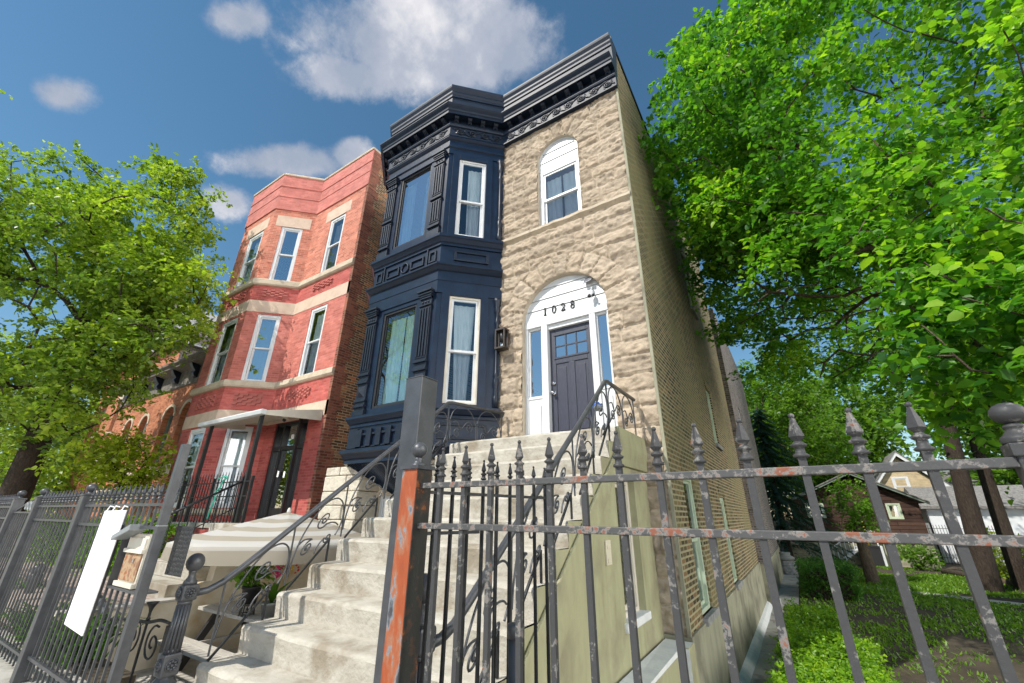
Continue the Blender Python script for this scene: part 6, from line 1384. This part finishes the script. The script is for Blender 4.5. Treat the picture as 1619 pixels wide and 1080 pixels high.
for k in range(6): m.box(-1.15, .15, 29+.3*k, 31, GZ+.17*k, GZ+.17*(k+1))
m.build('treads', 'grey_stucco', cs, bevel=.015)
lg_ = thing('garden_log', 'weathered log edging lying by the bushes on the lawn', 'log', (6, 29, GZ)); MB().tube([(5.35, 30.4, GZ+.1), (6.3, 27.5, GZ+.1), (7.0, 25.4, GZ+.08)], .13, 8).build('log', 'bark', lg_)
# ================================================================= TREES
def tree(name, label, root, tips, leafmat_, barkmat, r, nleaf, size, seed, rtip=.012, expo=2.4, group=None, thick=0, bare=(), **k):
    t = thing(name, label, 'tree', tuple(root[0]), group); nd, pa, ra = skeleton(root, list(tips)+list(bare), seed=seed, rtip=rtip, expo=expo)
    limbs('trunk', barkmat, t, nd, pa, ra, 1., len(root), thick); crown('crown', leafmat_, t, tips, r, nleaf, size, seed=seed, **k); return t
def inhull(p, planes): return all(a*p[0]+b*p[1]+c*p[2] <= d for a, b, c, d in planes)
# near mulberry on the right: its bole stands outside the picture, the limbs sweep over the yard towards the house
def ray(px, py):
    c = Vector(((px-809.5)/652.82, -(py-540)/652.82, 1)); return (_r*c.x+_u*c.y+_f*c.z)
g = random.Random(21)
tips = []
def fits(p):
    # the crown's own outline: brushes the house wall, hangs lowest away from it
    if p[0] < -1.2: return False
    if p[0] < .2 and p[2] > 11.4+.9*(p[0]-.2): return False
    if ((p[0]-1.7)/1.5)**2+((p[1]-9.8)/2.4)**2+((p[2]-4.0)/1.15)**2 < 1: return False     # the open shaded hollow under the crown
    low = 1.4+.55*max(0, 1.9-p[0])+2.6*max(0, -.2-p[0])+.10*abs(p[1]-10)
    return p[2] > low
for c, r, n in (((3.2, 9.6, 8.2), (4.2, 3.6, 4.6), 230), ((.2, 9.5, 8.5), (1.9, 2.8, 3.4), 140), ((.4, 11.6, 6.0), (1.7, 2.6, 2.8), 75), ((2.6, 12.5, 5.2), (3.2, 3.0, 2.8), 62), ((6.0, 8.6, 5.6), (2.8, 3.0, 3.2), 80), ((2.2, 8.4, 4.4), (1.8, 1.6, 2.2), 34)):
    tips += blob_pts(n, c, r, seed=n, shell=.5, cut=fits)
bare = blob_pts(120, (2.3, 10.6, 4.2), (2.6, 2.4, 1.9), seed=77, shell=.1, cut=lambda p: p[2] > 2.0)+blob_pts(60, (1.0, 9.4, 5.2), (1.4, 1.6, 1.6), seed=78, shell=.1, cut=fits)
tree('mulberry_tree', 'big glossy leaved mulberry tree spreading over the side yard from the right', [(6.9, 11.2, GZ-.1), (6.8, 11.2, -.8), (6.5, 11.0, .8), (6.1, 10.8, 2.2), (5.6, 10.5, 3.4), (5.0, 10.2, 4.5)], tips, 'leaf_mulberry', 'bark', .60, 160, .128, 5, .011, 2.25, bare=bare, twigs=10)
low = blob_pts(95, (2.5, 7.0, 2.3), (1.3, 1.2, 1.5), seed=3, shell=.25, cut=lambda p: p[0] > .232*p[1]+.06*abs(p[2]-1.9) and p[2] > .13*p[1])
tree('mulberry_tree', 'young mulberry with large leaves hanging over the right end of the fence', [(5.2, 6.6, GZ-.1), (5.1, 6.6, -.5), (4.9, 6.6, 1.0), (4.6, 6.6, 2.2)], low, 'leaf_mulberry', 'bark', .46, 56, .15, 9, .010, 2.3, twigs=7)
# left street-side elm
tips = []
for c, r, n in (((-17.6, 1.6, 5.8), (4.0, 3.0, 3.4), 120), ((-15.3, 2.8, 7.9), (1.9, 1.7, 3.1), 75), ((-18.4, 1.0, 8.3), (2.0, 2.0, 2.9), 66), ((-13.9, 3.3, 5.2), (1.9, 1.2, 2.0), 58), ((-16.5, 2.5, 3.0), (3.2, 1.8, 1.6), 50)):
    tips += blob_pts(n, c, r, seed=n+1, shell=.5, cut=lambda p: p[2] > 1.3 and p[1] < -.315*p[0]+.0)
tree('elm_tree', 'tall leafy elm with a dark leaning trunk left of the red house', [(-18.4, 2.85, -1.2), (-18.3, 2.85, .6), (-18.05, 2.8, 1.9), (-17.6, 2.7, 3.2), (-17.2, 2.4, 4.6)], tips, 'leaf_elm', 'bark_dark', .64, 190, .128, 6, .014, 2.2, thick=.30, twigs=8)
tips = blob_pts(70, (-14.9, 4.1, 1.25), (1.5, .9, 1.0), seed=8, shell=.35)
tree('maple_tree', 'small yellow green maple in front of the orange brick house', [(-14.9, 4.15, -1.2), (-14.8, 4.15, -.4), (-14.95, 4.1, .4), (-14.85, 4.1, 1.0)], tips, 'leaf_maple', 'bark_dark', .40, 60, .11, 12, .009, 2.3, twigs=7)
# parkway tree beside the lens, outside the picture: it dapples the red house
tips = blob_pts(70, (-16.6, -3.4, 9.6), (2.6, 1.9, 3.2), seed=31, shell=.35)
tree('street_tree', 'street tree at the kerb left of the picture', [(-16.8, -3.6, -1.46), (-16.8, -3.6, 1.8), (-16.7, -3.5, 4.0), (-16.6, -3.4, 6.4)], tips, 'leaf_elm', 'bark_dark', .62, 60, .14, 14, .014, 2.2, twigs=6)
# back-yard trees
def small(name, label, base, c, r, n, rad, nl, size, seed, leaf='leaf_back', bark_='bark', group='background trees', lean=(0, 0), thick=0):
    tips = blob_pts(n, c, r, seed=seed, shell=.35); h = c[2]-base[2]
    root = [base, (base[0]+lean[0]*.3, base[1]+lean[1]*.3, base[2]+h*.3), (base[0]+lean[0]*.6, base[1]+lean[1]*.6, base[2]+h*.55), (base[0]+lean[0], base[1]+lean[1], base[2]+h*.8)]
    return tree(name, label, root, tips, leaf, bark_, rad, nl, size, seed, .014, 2.2, group, thick, twigs=6)
small('shade_tree', 'tall shade tree with a thick trunk right of the white garage', (5.35, 24.0, GZ), (7.6, 25.0, 7.9), (5.2, 4.0, 4.6), 190, 1.0, 60, .22, 41, bark_='bark_dark', lean=(.9, 0), thick=.27)
small('shade_tree', 'second shade tree standing close behind the thick trunk', (6.6, 25.6, GZ), (9.8, 28, 6.4), (4.6, 4.2, 4.4), 130, 1.05, 56, .24, 42, bark_='bark_dark', lean=(.5, 0), thick=.22)
small('ivy_tree', 'slim tree wrapped in bright vine leaves before the brown cottage', (2.0, 24.2, GZ), (2.05, 24.0, .55), (.85, .7, 1.35), 46, .42, 46, .13, 43, 'leaf_plant', thick=.2)
small('shade_tree', 'leafy tree filling the gap between house and cottage', (1.0, 44, GZ), (.6, 44, 5.6), (4.6, 3.6, 5.2), 169, 1.25, 80, .30, 44)
small('shade_tree', 'broad leafy tree beyond the brown cottage roof', (4.8, 52, GZ), (4.2, 52, 8.2), (6.2, 4, 6.0), 195, 1.6, 80, .40, 45)
small('shade_tree', 'large leafy tree behind the white garage', (17, 46, GZ), (16.5, 45, 7.0), (7.5, 4, 7.2), 247, 1.5, 80, .38, 46)
small('shade_tree', 'leafy tree along the right lot line', (13.5, 24, GZ), (12.2, 24, 3.6), (3.6, 3.4, 4.6), 150, 1.0, 56, .22, 47)
small('shade_tree', 'leafy tree rising behind the rear wing of the greystone', (-3.5, 40, GZ), (-3, 40, 6.5), (4.2, 3, 5.5), 130, 1.4, 80, .34, 48)
def bush(label, c, r, n, rad, size, seed, leaf): 
    t = thing('garden_bush', label, 'bush', (c[0], c[1], GZ), 'bushes along the far lawn'); P = blob_pts(n, c, r, seed, .4); crown('foliage', leaf, t, P, rad, 44, size, seed=seed); m = MB()
    for p in P[::4]: m.tube([(c[0], c[1], GZ), p], .014, 4)
    m.build('stem', 'bark', t)
bush('bright lime green bush by the log edging', (6.9, 27.8, -1.35), (1.0, .8, 1.05), 46, .40, .14, 51, 'leaf_maple'); bush('dark green bush against the cottage foundation', (4.7, 31.6, -1.75), (.8, .5, .65), 36, .34, .13, 52, 'leaf_back'); bush('low green bush right of the lime green bush', (8.0, 25.2, -1.75), (1.2, .8, .65), 46, .38, .12, 53, 'leaf_plant'); bush('tall green bush between the log and the right hedge', (9.6, 28.2, -1.0), (1.5, .9, 1.3), 60, .45, .16, 54, 'leaf_back')
# blue spruce beside the rear wing
sp_ = thing('spruce_tree', 'dark blue green spruce with drooping boughs beyond the house corner', 'tree', (-.85, 29.0, GZ)); MB().tube([(-.85, 29, GZ), (-.85, 29, 2), (-.85, 29, 6.4)], [.2, .13, .02], 8).build('trunk', 'bark_dark', sp_)
g_ = np.random.default_rng(9); V = []; tn = []
for k in range(150):
    z = -1.3+7.4*(k/150)**.9; Lb = 3.0*(1-(z+1.3)/8.0)**.8+.15; a = k*2.39996; e = np.array([math.cos(a), math.sin(a), 0]); s_ = np.array([-e[1], e[0], 0]); tb = g_.normal(.5, .15)
    for j in range(46):
        q = (j+.5)/46; p = np.array([-.85, 29, z])+e*Lb*q+np.array([0, 0, -.55*Lb*q*q+.12*Lb*q**4])
        for sg_ in (-1, 1):
            d = e*.55+s_*sg_*(.85)+np.array([0, 0, -.35])+g_.normal(0, .2, 3); d /= np.linalg.norm(d); L_ = .34*(1-.6*q)*(Lb/2.2+.3); wv = np.cross(d, [0, 0, 1.])*.03+np.array([0, 0, .012]); V += [p-wv*.5, p+d*L_*.5-wv, p+d*L_-np.array([0, 0, .03]), p+d*L_*.5+wv]; tn += [tb]*4
np_mesh('foliage', np.array(V), np.arange(len(V)).reshape(-1, 4), 'leaf_spruce', sp_, np.clip(np.array(tn), 0, 1))
for i, (x, y, h, rr, lab) in enumerate(((-37, 5.9, 2.8, 4.0, 'leafy tree just behind the elm trunk at the left edge'), (-49, 8.2, 4.0, 6., 'distant leafy tree at the far left end of the street'), (-62, 11.5, 4.5, 8., 'furthest tree closing the view along the street'))):
    small('shade_tree', lab, (x, y, -1.5), (x, y, h), (rr, rr*.7, rr), 110, 1.3, 50, .30, 60+i, 'leaf_elm', group='distant trees on the left')
small('shade_tree', 'sunlit leafy tree filling the gap behind the spruce', (2.6, 38.5, GZ), (1.2, 38.5, 4.4), (3.6, 2.4, 3.6), 120, 1.0, 80, .24, 71)
small('shade_tree', 'tall leafy tree right behind the spruce and the house corner', (.9, 33.5, GZ), (.4, 32.5, 7.6), (2.6, 1.8, 3.4), 110, .9, 80, .2, 73)
